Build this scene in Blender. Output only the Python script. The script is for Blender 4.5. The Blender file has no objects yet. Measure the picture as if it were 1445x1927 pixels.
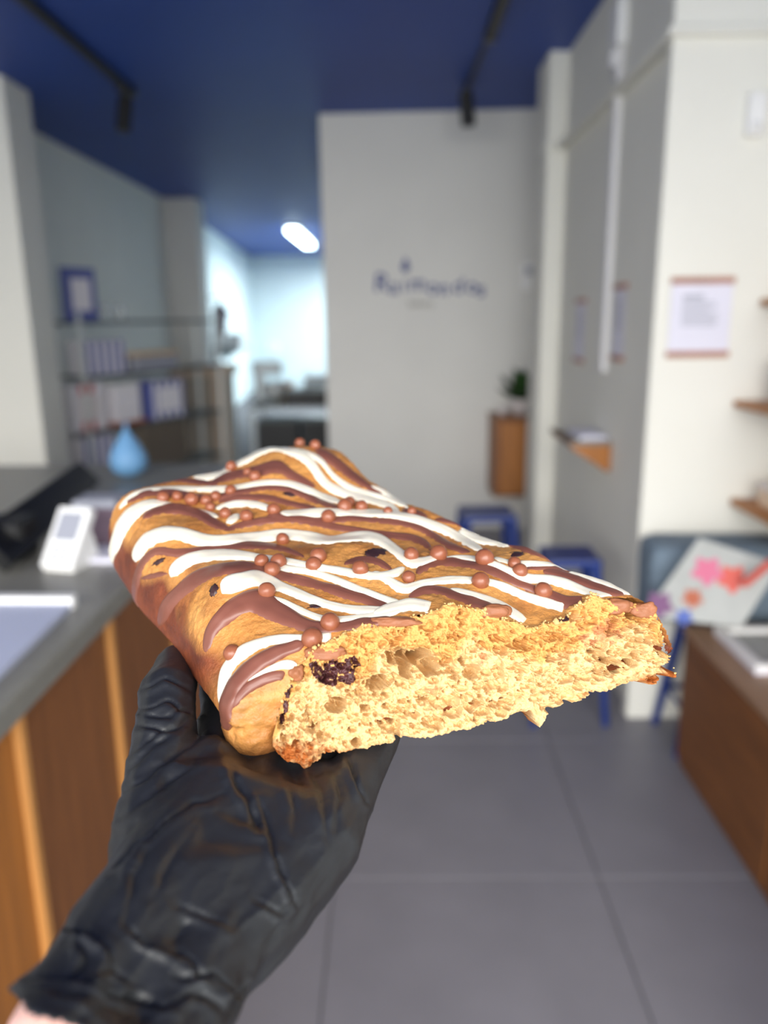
import bpy, bmesh, math, random
import numpy as np
from mathutils import Vector, Matrix
from mathutils.bvhtree import BVHTree

random.seed(7)
rng = np.random.default_rng(7)
SC = bpy.context.scene
COL = SC.collection

# ------------------------------------------------------------------ camera
W, H, F = 1445.0, 1927.0, 1480.0
CAM = np.array([0.0, 0.0, 1.5])
_p, _yaw, _roll = math.radians(13.9), math.radians(-0.7), 0.012
FW = np.array([math.sin(_yaw) * math.cos(_p), math.cos(_yaw) * math.cos(_p), -math.sin(_p)])
_rt = np.cross(FW, [0, 0, 1]); _rt /= np.linalg.norm(_rt)
_up = np.cross(_rt, FW)
UP = _up * math.cos(_roll) + _rt * math.sin(_roll)
RT = _rt * math.cos(_roll) - _up * math.sin(_roll)
cd = bpy.data.cameras.new('camera')
cam = bpy.data.objects.new('camera', cd); COL.objects.link(cam)
M = Matrix(((RT[0], UP[0], -FW[0], CAM[0]), (RT[1], UP[1], -FW[1], CAM[1]), (RT[2], UP[2], -FW[2], CAM[2]), (0, 0, 0, 1)))
cam.matrix_world = M
cd.sensor_fit = 'VERTICAL'; cd.sensor_height = 36.0; cd.sensor_width = 27.0
cd.lens = 36.0 * F / H
cd.clip_start = 0.02; cd.clip_end = 100
cd.dof.use_dof = True
cd.dof.focus_distance = 0.395
cd.dof.aperture_fstop = (cd.lens / 1000.0) / 0.0068
SC.camera = cam

# ------------------------------------------------------------------ world, light, exposure
world = bpy.data.worlds.new('daylight'); SC.world = world; world.use_nodes = True
world.node_tree.nodes['Background'].inputs[0].default_value = (0.75, 0.87, 1.0, 1)
world.node_tree.nodes['Background'].inputs[1].default_value = 2.2

def area(name, loc, rot, sx, sy, power, col, spread=180):
    l = bpy.data.lights.new(name, 'AREA'); l.shape = 'RECTANGLE'; l.size = sx; l.size_y = sy
    l.energy = power; l.color = col; l.spread = math.radians(spread)
    o = bpy.data.objects.new(name, l); COL.objects.link(o); o.location = loc; o.rotation_euler = rot
    return o
# daylight coming in through the shop front behind the camera
area('shopfront_daylight', (-0.6, -7.2, 3.4), (math.radians(77), 0, 0), 11.0, 4.2, 1680, (1.0, 0.965, 0.91))
sun = bpy.data.lights.new('crumb_contrast_sun', 'SUN'); sun.energy = 0.8; sun.angle = math.radians(14); sun.color = (1.0, 0.9, 0.74)  # sun lamp added to give the crumb contrast; the shop has window light only
so = bpy.data.objects.new('crumb_contrast_sun', sun); COL.objects.link(so)
so.rotation_euler = Vector((-0.35, 1.0, -0.62)).to_track_quat('-Z', 'Y').to_euler()
# cool light of the back room tubes, plus an unseen second lamp
area('back_room_tube_light', (-0.9, 14.5, 2.62), (0, 0, 0), 0.4, 4.0, 280, (0.86, 0.97, 1.0))
area('back_room_unseen_light', (0.6, 13.5, 2.7), (0, 0, 0), 0.4, 3.0, 90, (0.86, 0.97, 1.0))
SC.view_settings.view_transform = 'Standard'; SC.view_settings.look = 'None'
SC.view_settings.gamma = 1.0; SC.view_settings.use_curve_mapping = False
SC.view_settings.exposure = 0.0
SC.cycles.diffuse_bounces = 9; SC.cycles.max_bounces = 14

# ------------------------------------------------------------------ helpers
def pd(px, py, z):
    """point seen at photo pixel (px,py) at depth z along the view axis"""
    return CAM + FW * z + RT * ((px - W / 2) / F * z) - UP * ((py - H / 2) / F * z)
def rayd(px, py):
    return FW + RT * ((px - W / 2) / F) - UP * ((py - H / 2) / F)
def on(ax, v, px, py):
    d = rayd(px, py); i = 'xyz'.index(ax)
    return CAM + d * ((v - CAM[i]) / d[i])
def cw(X, Y, z):
    return CAM + RT * X + UP * Y + FW * z
def camc(P):
    q = np.asarray(P) - CAM
    return np.stack([q @ RT, q @ UP, q @ FW], -1)
def projpx(P):
    c = camc(P)
    return np.stack([W / 2 + F * c[..., 0] / c[..., 2], H / 2 - F * c[..., 1] / c[..., 2]], -1)

def _hash(ix, iy, iz, seed):
    n = (ix * 374761393 + iy * 668265263 + iz * 2147483647 + seed * 974711) & 0x7fffffff
    n = ((n ^ (n >> 13)) * 1274126177) & 0x7fffffff
    n = ((n ^ (n >> 16)) * 1911520717) & 0x7fffffff
    return (n ^ (n >> 15)) / 0x7fffffff * 2.0 - 1.0
def vnoise(P, scale, seed=0):
    Q = np.asarray(P) * scale + 1000.0
    I = np.floor(Q).astype(np.int64); f = Q - I; f = f * f * (3 - 2 * f)
    r = 0
    for dx in (0, 1):
        for dy in (0, 1):
            for dz in (0, 1):
                w = (f[..., 0] if dx else 1 - f[..., 0]) * (f[..., 1] if dy else 1 - f[..., 1]) * (f[..., 2] if dz else 1 - f[..., 2])
                r = r + w * _hash(I[..., 0] + dx, I[..., 1] + dy, I[..., 2] + dz, seed)
    return r
def fbm(P, scale, seed=0, octv=3):
    a, t = 1.0, 0
    for k in range(octv):
        t = t + a * vnoise(P, scale * 2 ** k, seed + k); a *= 0.5
    return t

def lin(c):
    return tuple(((v / 255.0) / 12.92 if v / 255.0 <= 0.04045 else ((v / 255.0 + 0.055) / 1.055) ** 2.4) for v in c)

def mat(name, rgb, rough=0.6, var=0.0, vscale=8.0, bump=0.0, bscale=60.0, metal=0.0, spec=0.5, sss=0.0, coat=0.0, emit=None, stretch=None, attr=None, rgb2=None, trans=0.0):
    m = bpy.data.materials.new(name); m.use_nodes = True
    nt = m.node_tree; b = nt.nodes['Principled BSDF']; L = nt.links
    c = lin(rgb)
    b.inputs['Base Color'].default_value = (*c, 1)
    b.inputs['Roughness'].default_value = rough; b.inputs['Metallic'].default_value = metal
    b.inputs['Specular IOR Level'].default_value = spec
    if coat: b.inputs['Coat Weight'].default_value = coat; b.inputs['Coat Roughness'].default_value = 0.25
    if trans: b.inputs['Transmission Weight'].default_value = trans
    if sss:
        b.inputs['Subsurface Weight'].default_value = sss
        b.inputs['Subsurface Radius'].default_value = (1.0, 0.55, 0.25); b.inputs['Subsurface Scale'].default_value = 0.004
    if emit:
        b.inputs['Emission Color'].default_value = (*lin(emit[0]), 1); b.inputs['Emission Strength'].default_value = emit[1]
    vec = None
    if var or bump:
        tc = nt.nodes.new('ShaderNodeTexCoord'); vec = tc.outputs['Object']
        if stretch:
            mp = nt.nodes.new('ShaderNodeMapping'); mp.inputs['Scale'].default_value = stretch
            L.new(vec, mp.inputs['Vector']); vec = mp.outputs['Vector']
    src = None
    if attr:
        a = nt.nodes.new('ShaderNodeVertexColor'); a.layer_name = attr; src = a.outputs['Color']
    if var:
        n = nt.nodes.new('ShaderNodeTexNoise'); n.inputs['Scale'].default_value = vscale; n.inputs['Detail'].default_value = 5
        L.new(vec, n.inputs['Vector'])
        cr = nt.nodes.new('ShaderNodeMapRange'); cr.inputs['From Min'].default_value = 0.3; cr.inputs['From Max'].default_value = 0.7
        cr.inputs['To Min'].default_value = 1 - var; cr.inputs['To Max'].default_value = 1 + var
        L.new(n.outputs['Fac'], cr.inputs['Value'])
        mx = nt.nodes.new('ShaderNodeMix'); mx.data_type = 'RGBA'
        if rgb2:
            mx.blend_type = 'MIX'
            cr.inputs['To Min'].default_value = 0; cr.inputs['To Max'].default_value = 1
            L.new(cr.outputs[0], mx.inputs[0])
            mx.inputs[6].default_value = (*c, 1); mx.inputs[7].default_value = (*lin(rgb2), 1)
        else:
            mx.blend_type = 'MULTIPLY'; mx.inputs[0].default_value = 1
            if src: L.new(src, mx.inputs[6])
            else: mx.inputs[6].default_value = (*c, 1)
            L.new(cr.outputs[0], mx.inputs[7])
        src = mx.outputs[2]
    if src is not None: L.new(src, b.inputs['Base Color'])
    if bump:
        n2 = nt.nodes.new('ShaderNodeTexNoise'); n2.inputs['Scale'].default_value = bscale; n2.inputs['Detail'].default_value = 6
        L.new(vec, n2.inputs['Vector'])
        bp = nt.nodes.new('ShaderNodeBump'); bp.inputs['Strength'].default_value = bump; bp.inputs['Distance'].default_value = 0.002
        L.new(n2.outputs['Fac'], bp.inputs['Height']); L.new(bp.outputs['Normal'], b.inputs['Normal'])
    return m

def thin_glass(name):
    m = bpy.data.materials.new(name); m.use_nodes = True; nt = m.node_tree; b = nt.nodes['Principled BSDF']
    b.inputs['Base Color'].default_value = (.86, .9, .9, 1); b.inputs['Roughness'].default_value = 0.08
    tr = nt.nodes.new('ShaderNodeBsdfTransparent'); mx = nt.nodes.new('ShaderNodeMixShader'); mx.inputs[0].default_value = 0.28
    nt.links.new(tr.outputs[0], mx.inputs[1]); nt.links.new(b.outputs[0], mx.inputs[2])
    nt.links.new(mx.outputs[0], nt.nodes['Material Output'].inputs[0]); return m

MT = {
 'white_wall': mat('white_wall_paint', (226, 224, 214), 0.75, 0.02, 3, 0.08, 90),
 'grey_wall': mat('light_grey_wall_paint', (214, 212, 206), 0.75, 0.02, 3, 0.08, 90),
 'left_wall': mat('sage_grey_wall_paint', (236, 233, 222), 0.75, 0.02, 3),
 'far_wall': mat('pale_back_room_paint', (215, 228, 230), 0.7, 0.02, 3),
 'ceil': mat('blue_ceiling_paint', (23, 66, 152), 0.55, 0.06, 1.5),
 'tile': mat('grey_floor_tile', (128, 126, 132), 0.42, 0.06, 5, 0.05, 200),
 'grout': mat('dark_grout', (92, 91, 94), 0.85),
 'wood': mat('warm_wood', (164, 103, 44), 0.5, 0.18, 6, 0.05, 30, stretch=(6, 6, 0.6)),
 'wood_dark': mat('brown_wood', (128, 80, 42), 0.5, 0.2, 6, 0.05, 30, stretch=(6, 6, 0.6)),
 'wood_pale': mat('pale_wood_edge', (186, 130, 70), 0.5, 0.12, 6, stretch=(6, 6, 0.6)),
 'wood_bench': mat('bench_wood', (116, 71, 32), 0.5, 0.18, 5, stretch=(6, 0.8, 6)),
 'wood_bench_top': mat('bench_top_wood', (150, 118, 92), 0.45, 0.15, 5, stretch=(6, 0.8, 6)),
 'countertop': mat('grey_stone_countertop', (128, 126, 118), 0.35, 0.08, 40),
 'black': mat('matt_black', (18, 18, 19), 0.5, 0.1, 20),
 'black_gloss': mat('black_plastic', (14, 14, 15), 0.3),
 'white_plastic': mat('white_plastic', (232, 231, 229), 0.45, 0.02, 10),
 'paper': mat('white_paper', (218, 216, 228), 0.7, 0.02, 12),
 'menu': mat('shaded_menu_sheet', (184, 190, 212), 0.6, 0.02, 12),  # white paper with its bluish shade put into the colour
 'ink': mat('grey_ink', (148, 150, 160), 0.8),
 'logo': mat('blue_wall_lettering', (52, 66, 128), 0.6),
 'logo_grey': mat('grey_wall_lettering', (150, 148, 142), 0.7),
 'blue': mat('royal_blue_metal', (18, 46, 114), 0.4, 0.05, 10),
 'slate': mat('slate_blue_cloth', (108, 124, 138), 0.85, 0.1, 40, 0.2, 300),
 'chrome': mat('brushed_steel', (205, 209, 207), 0.35, 0.05, 20, metal=0.25),
 'steel': mat('stainless_steel', (150, 156, 158), 0.4, 0.08, 10, metal=0.6),
 'rack_shelf': mat('dark_steel_shelf', (96, 102, 100), 0.45, 0.06, 20, metal=0.5),
 'box_blue': mat('blue_card', (92, 100, 160), 0.7, 0.04, 20),
 'box_white': mat('white_card', (226, 222, 226), 0.7, 0.03, 20),
 'red': mat('red_card', (196, 92, 92), 0.7, 0.05, 20),
 'cardboard': mat('beige_cardboard', (214, 190, 164), 0.75, 0.06, 12),
 'tan': mat('tan_lid', (222, 186, 132), 0.6, 0.06, 12),
 'beige_body': mat('beige_body', (176, 164, 148), 0.7, 0.06, 12),
 'brown_bin': mat('taupe_plastic', (104, 94, 82), 0.6, 0.06, 12),
 'sky': mat('light_blue_rubber', (100, 146, 186), 0.55, 0.05, 12),
 'glass': thin_glass('clear_glass'),
 'leaf': mat('dark_green_leaf', (44, 74, 34), 0.5, 0.2, 30),
 'pot': mat('white_ceramic', (214, 206, 204), 0.35, 0.03, 20),
 'soil': mat('soil', (60, 44, 34), 0.9, 0.2, 80),
 'mauve': mat('mauve_cloth', (104, 86, 98), 0.85, 0.1, 30),
 'pink': mat('pink_print', (206, 112, 140), 0.7), 'coral': mat('coral_print', (208, 96, 84), 0.7),
 'plum': mat('plum_print', (122, 82, 120), 0.7), 'printblue': mat('blue_print', (84, 104, 176), 0.7),
 'rust': mat('rust_print', (176, 98, 70), 0.7), 'board': mat('pale_printed_board', (170, 172, 168), 0.6, 0.06, 14),
 'tube': mat('lit_tube', (255, 255, 255), 0.5, emit=((225, 250, 255), 14.0)),
 'poster_rail': mat('rosewood_rail', (170, 122, 104), 0.5, 0.1, 12),
 'trunk': mat('white_trunking', (216, 214, 214), 0.5, 0.02, 10),
 'skin': mat('pale_skin', (226, 178, 166), 0.5, 0.06, 60, 0.08, 500, sss=0.15),
}

class MB:
    """collects boxes, tubes and lathes into one bmesh"""
    def __init__(s): s.bm = bmesh.new(); s.mi = 0
    def box(s, lo, hi, bevel=0.0, rot=None, piv=None, seg=1):
        lo, hi = Vector(lo), Vector(hi); c = (lo + hi) / 2; d = hi - lo
        r = bmesh.ops.create_cube(s.bm, size=1.0)
        vs = r['verts']
        bmesh.ops.scale(s.bm, vec=d, verts=vs); bmesh.ops.translate(s.bm, vec=c, verts=vs)
        if rot is not None: bmesh.ops.rotate(s.bm, cent=piv if piv is not None else c, matrix=rot, verts=vs)
        if bevel:
            es = list({e for v in vs for e in v.link_edges})
            bmesh.ops.bevel(s.bm, geom=es, offset=min(bevel, 0.45 * min(d)), segments=seg, affect='EDGES', profile=0.7)
        return s
    def tube(s, pts, r, n=10, cap=True):
        pts = [Vector(p) for p in pts]; rs = r if isinstance(r, (list, tuple)) else [r] * len(pts)
        rings = []
        for i, p in enumerate(pts):
            t = (pts[min(i + 1, len(pts) - 1)] - pts[max(i - 1, 0)]).normalized()
            a = t.orthogonal().normalized() if i == 0 else (rings[-1][1] - t * rings[-1][1].dot(t)).normalized()
            b = t.cross(a)
            ring = [s.bm.verts.new(p + (a * math.cos(2 * math.pi * k / n) + b * math.sin(2 * math.pi * k / n)) * rs[i]) for k in range(n)]
            rings.append((ring, a))
        for (r0, _), (r1, _) in zip(rings, rings[1:]):
            for k in range(n): s.bm.faces.new((r0[k], r0[(k + 1) % n], r1[(k + 1) % n], r1[k]))
        if cap:
            s.bm.faces.new(list(reversed(rings[0][0]))); s.bm.faces.new(rings[-1][0])
        return s
    def lathe(s, prof, c, n=24, axis=None):
        c = Vector(c); rings = []
        for (r, z) in prof:
            if r < 1e-6: rings.append([s.bm.verts.new(c + Vector((0, 0, z)))])
            else: rings.append([s.bm.verts.new(c + Vector((r * math.cos(2 * math.pi * k / n), r * math.sin(2 * math.pi * k / n), z))) for k in range(n)])
        for a, b in zip(rings, rings[1:]):
            if len(a) == 1 and len(b) == 1: continue
            for k in range(n):
                k2 = (k + 1) % n
                if len(a) == 1: s.bm.faces.new((a[0], b[k2], b[k]))
                elif len(b) == 1: s.bm.faces.new((a[k], a[k2], b[0]))
                else: s.bm.faces.new((a[k], a[k2], b[k2], b[k]))
        return s
    def prism(s, pts, ext):
        ext = Vector(ext)
        a = [s.bm.verts.new(Vector(p)) for p in pts]; b = [s.bm.verts.new(Vector(p) + ext) for p in pts]
        n = len(pts)
        s.bm.faces.new(list(reversed(a))); s.bm.faces.new(b)
        for k in range(n): s.bm.faces.new((a[k], a[(k + 1) % n], b[(k + 1) % n], b[k]))
        return s
    def build(s, name, m, parent=None, smooth=False, **kw):
        bmesh.ops.recalc_face_normals(s.bm, faces=s.bm.faces)
        me = bpy.data.meshes.new(name); s.bm.to_mesh(me); s.bm.free()
        return link(name, me, m, parent, smooth, **kw)

def link(name, me, m, parent=None, smooth=False, label=None, cat=None, group=None, kind=None):
    o = bpy.data.objects.new(name, me); COL.objects.link(o)
    if m is not None: me.materials.append(m)
    if smooth: me.polygons.foreach_set('use_smooth', [True] * len(me.polygons))
    if parent is not None:
        o.parent = parent; o.matrix_parent_inverse = parent_inv(parent)
    return tag(o, label, cat, group, kind)
def world_of(o):
    m = Matrix.LocRotScale(o.location, o.rotation_euler, o.scale)
    return world_of(o.parent) @ o.matrix_parent_inverse @ m if o.parent else m
def parent_inv(p): return world_of(p).inverted()
def tag(o, label=None, cat=None, group=None, kind=None):
    for k, v in (('label', label), ('category', cat), ('group', group), ('kind', kind)):
        if v: o[k] = v
    return o
def thing(name, loc, label, cat, group=None):
    o = bpy.data.objects.new(name, None); COL.objects.link(o); o.location = loc; o.empty_display_size = 0.05
    return tag(o, label, cat, group)
def struct(name, lo, hi, m, bevel=0.0, rot=None, piv=None):
    return MB().box(lo, hi, bevel, rot, piv).build(name, m, kind='structure')
def from_np(name, V, Fc, m, parent=None, smooth=True, **kw):
    me = bpy.data.meshes.new(name); me.from_pydata([tuple(v) for v in V], [], [tuple(int(i) for i in f) for f in Fc]); me.update()
    return link(name, me, m, parent, smooth, **kw)
def mesh_np(me):
    V = np.empty(len(me.vertices) * 3); me.vertices.foreach_get('co', V); return V.reshape(-1, 3)
def set_np(me, V):
    me.vertices.foreach_set('co', V.ravel()); me.update()
def normals_np(me):
    N = np.empty(len(me.vertices) * 3); me.vertices.foreach_get('normal', N); return N.reshape(-1, 3)
def voxel(me, size, smooth_it=6, fac=0.5):
    o = bpy.data.objects.new('tmp', me); COL.objects.link(o)
    r = o.modifiers.new('r', 'REMESH'); r.mode = 'VOXEL'; r.voxel_size = size; r.adaptivity = 0
    if smooth_it:
        sm = o.modifiers.new('s', 'SMOOTH'); sm.factor = fac; sm.iterations = smooth_it
    dg = bpy.context.evaluated_depsgraph_get()
    out = bpy.data.meshes.new_from_object(o.evaluated_get(dg))
    bpy.data.objects.remove(o)
    return out

# ================================================================== SETTING
HC = 2.8
# floor: grout slab and single tiles
fl = struct('floor', (-3.1, -1.2, -0.06), (3.0, 17.7, -0.004), MT['grout'])
TS = 0.727
tm = bpy.data.meshes.new('tile')
b_ = MB().box((0.002, 0.002, -0.02), (TS - 0.002, TS - 0.002, 0.0), 0.0015); b_.bm.to_mesh(tm); b_.bm.free(); tm.materials.append(MT['tile'])
for i in range(-4, 4):
    for j in range(-4, 9):
        x0, y0 = -0.172 + i * TS, 1.86 + j * TS
        if x0 < -3.1 or x0 + TS > 3.0 or y0 < -1.2: continue
        t = bpy.data.objects.new('tile', tm); COL.objects.link(t); t.location = (x0, y0, random.uniform(-0.0006, 0.0004)); t.parent = fl
struct('ceiling', (-3.1, -1.2, HC), (3.0, 17.7, HC + 0.1), MT['ceil'])

# back partition with the lettering
rz = Matrix.Rotation(math.radians(-3.0), 3, 'Z')
struct('wall_back', (-0.465, 5.62, 0.0), (1.95, 5.80, HC), MT['grey_wall'], 0.004, Matrix.Rotation(math.radians(-2.0), 3, 'Z'), Vector((-0.465, 5.62, 0)))
# right side: near pier, long grey wall, stepped pier
struct('wall_right', (0.915, 2.78, 0.0), (2.2, 4.44, HC), MT['white_wall'])
struct('wall_pier_right', (0.885, 2.74, 0.0), (1.62, 2.80, HC), MT['white_wall'], 0.003)
struct('wall_step_right', (0.815, 4.43, 0.0), (2.2, 4.75, HC), MT['white_wall'], 0.003)
struct('wall_side_right', (1.50, -1.0, 0.0), (1.62, 2.75, HC), MT['white_wall'])
# left side
struct('wall_pier_left', (-3.0, 4.68, 0.0), (-2.10, 5.02, HC), MT['white_wall'], 0.003)
struct('wall_left', (-2.75, 5.0, 0.0), (-2.50, 9.2, HC), MT['left_wall'])
struct('wall_step_left', (-2.75, 9.19, 0.0), (-2.14, 9.55, HC), MT['grey_wall'], 0.003)
struct('wall_front_left', (-3.1, -1.2, 0.0), (-2.98, 5.0, HC), MT['white_wall'])
# back room
MB().prism([(-2.50, 9.5, 0), (-3.02, 17.56, 0), (-3.1, 17.56, 0), (-3.1, 9.5, 0)], (0, 0, HC)).build('wall_back_room_left', MT['far_wall'], kind='structure')
struct('wall_back_room_end', (-3.1, 17.55, 0.0), (3.0, 17.7, HC), MT['far_wall'])
struct('wall_back_room_right', (2.2, 4.4, 0.0), (2.32, 17.6, HC), MT['far_wall'])
# shop front behind the camera: lintel and side pieces round the open front
struct('wall_front_lintel', (-3.1, -1.2, 2.62), (1.62, -1.05, HC), MT['white_wall'])
# mouldings on the right piers
struct('trim_1', (0.865, 2.715, 2.335), (1.50, 2.745, 2.365), MT['white_wall'], 0.006)
struct('trim_2', (0.865, 2.74, 2.335), (0.918, 4.43, 2.365), MT['white_wall'], 0.006)
struct('trim_3', (0.795, 4.405, 2.335), (0.92, 4.435, 2.365), MT['white_wall'], 0.006)
struct('baseboard_back', (-0.45, 5.585, 0.0), (1.4, 5.60, 0.08), MT['grey_wall'], 0.003, Matrix.Rotation(math.radians(-2.0), 3, 'Z'), Vector((-0.465, 5.62, 0)))

# ================================================================== LETTERING on the back wall
def text_mesh(txt, size, ext=0.002, shear=0.0, space=1.0):
    cu = bpy.data.curves.new('t', 'FONT'); cu.body = txt; cu.size = size; cu.extrude = ext; cu.align_x = 'LEFT'; cu.shear = shear; cu.space_character = space
    cu.offset = size * 0.012
    o = bpy.data.objects.new('t', cu); COL.objects.link(o)
    dg = bpy.context.evaluated_depsgraph_get()
    me = bpy.data.meshes.new_from_object(o.evaluated_get(dg)); bpy.data.objects.remove(o)
    return me
wy = lambda x: 5.62 - (x + 0.465) * math.tan(math.radians(2.0)) - 0.004
ls = thing('wall_lettering', on('y', 5.58, 808, 540), 'dark blue hand-drawn lettering with a drop mark on the pale partition wall', 'sign')
word = 'Raimondos'
xs = [702, 733, 757, 770, 803, 825, 850, 876, 897]
for k, ch in enumerate(word):
    P = on('y', 5.58, xs[k], 548 + 4 * math.sin(k * 1.7) + k * 0.8)
    me = text_mesh(ch if ch != 'i' else '\u0131', 0.175 if k == 0 else 0.145, 0.003, 0.08)
    o = link('letter', me, MT['logo'], ls)
    o.matrix_parent_inverse = Matrix.Identity(4)
    o.location = Vector((P[0], wy(P[0]), P[2])) - ls.location
    o.rotation_euler = (math.radians(90), math.radians(random.uniform(-7, 7)), math.radians(-2))
P = on('y', 5.57, 763, 500)
mb = MB(); q = [(0, 0.05), (0.018, 0.012), (0.024, -0.012), (0.014, -0.03), (0, -0.036), (-0.014, -0.03), (-0.024, -0.012), (-0.018, 0.012)]
mb.prism([(P[0] + a * 1.2, wy(P[0]) - 0.003, P[2] + b * 1.2) for a, b in q], (0, 0.005, 0)).build('drop_mark', MT['logo'], ls)
P = on('y', 5.58, 768, 577)
o = link('small_line', text_mesh('bakery', 0.065, 0.001), MT['logo_grey'], ls); o.matrix_parent_inverse = Matrix.Identity(4)
o.location = Vector((P[0], wy(P[0]), P[2])) - ls.location; o.rotation_euler = (math.radians(90), 0, math.radians(-2))

# wall switch on the back wall
P = on('y', 5.55, 996, 520)
t = thing('wall_controller', (P[0], P[1], P[2] - 0.08), 'small white control box on the back partition beside the step', 'switch')
MB().box((P[0] - 0.05, 5.535, P[2] - 0.09), (P[0] + 0.05, 5.58, P[2] + 0.09), 0.008).build('case', MT['white_plastic'], t)
MB().box((P[0] - 0.03, 5.528, P[2] + 0.01), (P[0] + 0.03, 5.536, P[2] + 0.06), 0.002).build('display', MT['ink'], t)

# ================================================================== CEILING TRACKS AND LAMPS
def track(x, y0, y1, w, label):
    t = thing('lighting_track', (x, y0, HC), label, 'light track')
    MB().box((x - w, y0, HC - 0.035), (x + w, y1, HC), 0.003).build('rail', MT['black'], t)
    MB().box((x - w - .004, y1 - 0.06, HC - 0.04), (x + w + .004, y1, HC), 0.004).build('end_cap', MT['black_gloss'], t)
    return t
track(-1.494, -0.5, 5.02, 0.022, 'long black ceiling track on the blue ceiling above the counter side')
track(0.478, -0.5, 4.18, 0.024, 'black ceiling track on the blue ceiling near the right wall')
def spot(x, y, tilt, roll, L, label, drop=0.05):
    t = thing('track_spotlight', (x, y, HC), label, 'spotlight', 'black spotlights on the ceiling tracks')
    MB().box((x - 0.03, y - 0.06, HC - 0.06), (x + 0.03, y + 0.06, HC - 0.03), 0.004).build('adapter', MT['black'], t)
    MB().tube([(x, y, HC - 0.05), (x, y, HC - 0.05 - drop)], 0.008).build('stem', MT['black'], t)
    d = Vector((math.sin(roll), -math.sin(tilt), -math.cos(tilt))).normalized()
    c = Vector((x, y, HC - 0.05 - drop))
    MB().tube([c - d * 0.02, c - d * 0.018, c + d * L * 0.98, c + d * L], [0.036, 0.042, 0.042, 0.038], 20).build('barrel', MT['black'], t)
    MB().tube([c + d * (L * 0.97), c + d * (L + 0.002)], 0.034, 20).build('lens', MT['black_gloss'], t)
spot(-1.494, 4.86, 0.15, -0.12, 0.16, 'black cylinder spotlight at the end of the counter-side track')
tt = thing('lighting_track', (0.44, 4.18, HC), 'thin black conduit carrying the ceiling track on towards the back wall', 'light track')
MB().tube([(0.475, 4.16, HC - 0.012), (0.46, 4.7, HC - 0.012), (0.445, 5.0, HC - 0.012)], 0.012).build('conduit', MT['black'], tt)
spot(0.445, 5.02, 0.0, 0.12, 0.15, 'black cylinder spotlight just in front of the back partition', 0.02)
# fluorescent in the back room
A, B = on('z', HC - 0.09, 548, 434), on('z', HC - 0.09, 578, 464)
t = thing('tube_light', tuple((A + B) / 2), 'lit fluorescent batten on the blue ceiling of the back room', 'lamp')
MB().box((A[0] - 0.10, A[1], HC - 0.05), (A[0] + 0.10, B[1], HC - 0.001), 0.004).build('housing', MT['white_plastic'], t)
MB().tube([(A[0] - .05, A[1] + .05, HC - 0.085), (A[0] - .05, B[1] - .05, HC - 0.085)], 0.032, 12).build('tube', MT['tube'], t)
MB().tube([(A[0] + .05, A[1] + .05, HC - 0.085), (A[0] + .05, B[1] - .05, HC - 0.085)], 0.032, 12).build('tube', MT['tube'], t)

# ================================================================== RIGHT SIDE
# posters
def poster(c, ux, w, h, nrm, label, lines=True):
    c, ux, nrm = Vector(c), Vector(ux).normalized(), Vector(nrm).normalized(); uz = Vector((0, 0, 1))
    R = Matrix((ux, -nrm, uz)).transposed()
    t = thing('hanging_poster', c - uz * h / 2, label, 'poster', 'posters with wooden rails')
    def bx(x0, x1, z0, z1, d0, d1, nm, m, bev=0.001):
        b = MB(); b.box((x0, -d1, z0), (x1, -d0, z1), bev)
        bmesh.ops.transform(b.bm, matrix=Matrix.Translation(c) @ R.to_4x4(), verts=b.bm.verts)
        return b.build(nm, m, t)
    pp = bx(-w / 2 + .004, w / 2 - .004, -h / 2 + .01, h / 2 - .01, 0.004, 0.006, 'sheet', MT['paper'], 0)
    bx(-w / 2, w / 2, h / 2 - .022, h / 2, 0.0, 0.014, 'top_rail', MT['poster_rail'], 0.003)
    bx(-w / 2, w / 2, -h / 2, -h / 2 + .022, 0.0, 0.014, 'bottom_rail', MT['poster_rail'], 0.003)
    if lines:
        b = MB()
        for k in range(9):
            z = h * 0.27 - k * h * 0.045
            x1 = -w * 0.30 + w * (0.34 if k < 2 else random.uniform(0.42, 0.6))
            b.box((-w * 0.30, -0.0068, z - 0.0022 - (0.003 if k == 0 else 0)), (x1, -0.006, z + 0.0022), 0)
        bmesh.ops.transform(b.bm, matrix=Matrix.Translation(c) @ R.to_4x4(), verts=b.bm.verts)
        b.build('printed_lines', MT['ink'], t)
    return t
A, B = on('y', 2.74, 1262, 522), on('y', 2.74, 1368, 672)
poster(((A[0] + B[0]) / 2, 2.738, (A[2] + B[2]) / 2), (1, 0, 0), B[0] - A[0], A[2] - B[2], (0, -1, 0), 'white printed poster with wooden rails on the front of the white pier')
for (x0, x1, y0, y1, lb) in ((1182, 1152, 532, 677, 'wood-railed poster on the shaded grey wall right of the pipe'),
                             (1104, 1082, 560, 680, 'wood-railed poster on the grey wall left of the pipe, deepest one')):
    A, B = on('x', 0.913, x0, y0), on('x', 0.913, x1, y1)
    A2 = on('x', 0.913, x1, y0 + 4)
    poster((0.913, (A[1] + B[1]) / 2, (A[2] + A2[2] + 2 * B[2]) / 4), (0, -1, 0), abs(B[1] - A[1]), (A[2] + A2[2]) / 2 - B[2], (-1, 0, 0), lb)
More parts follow.
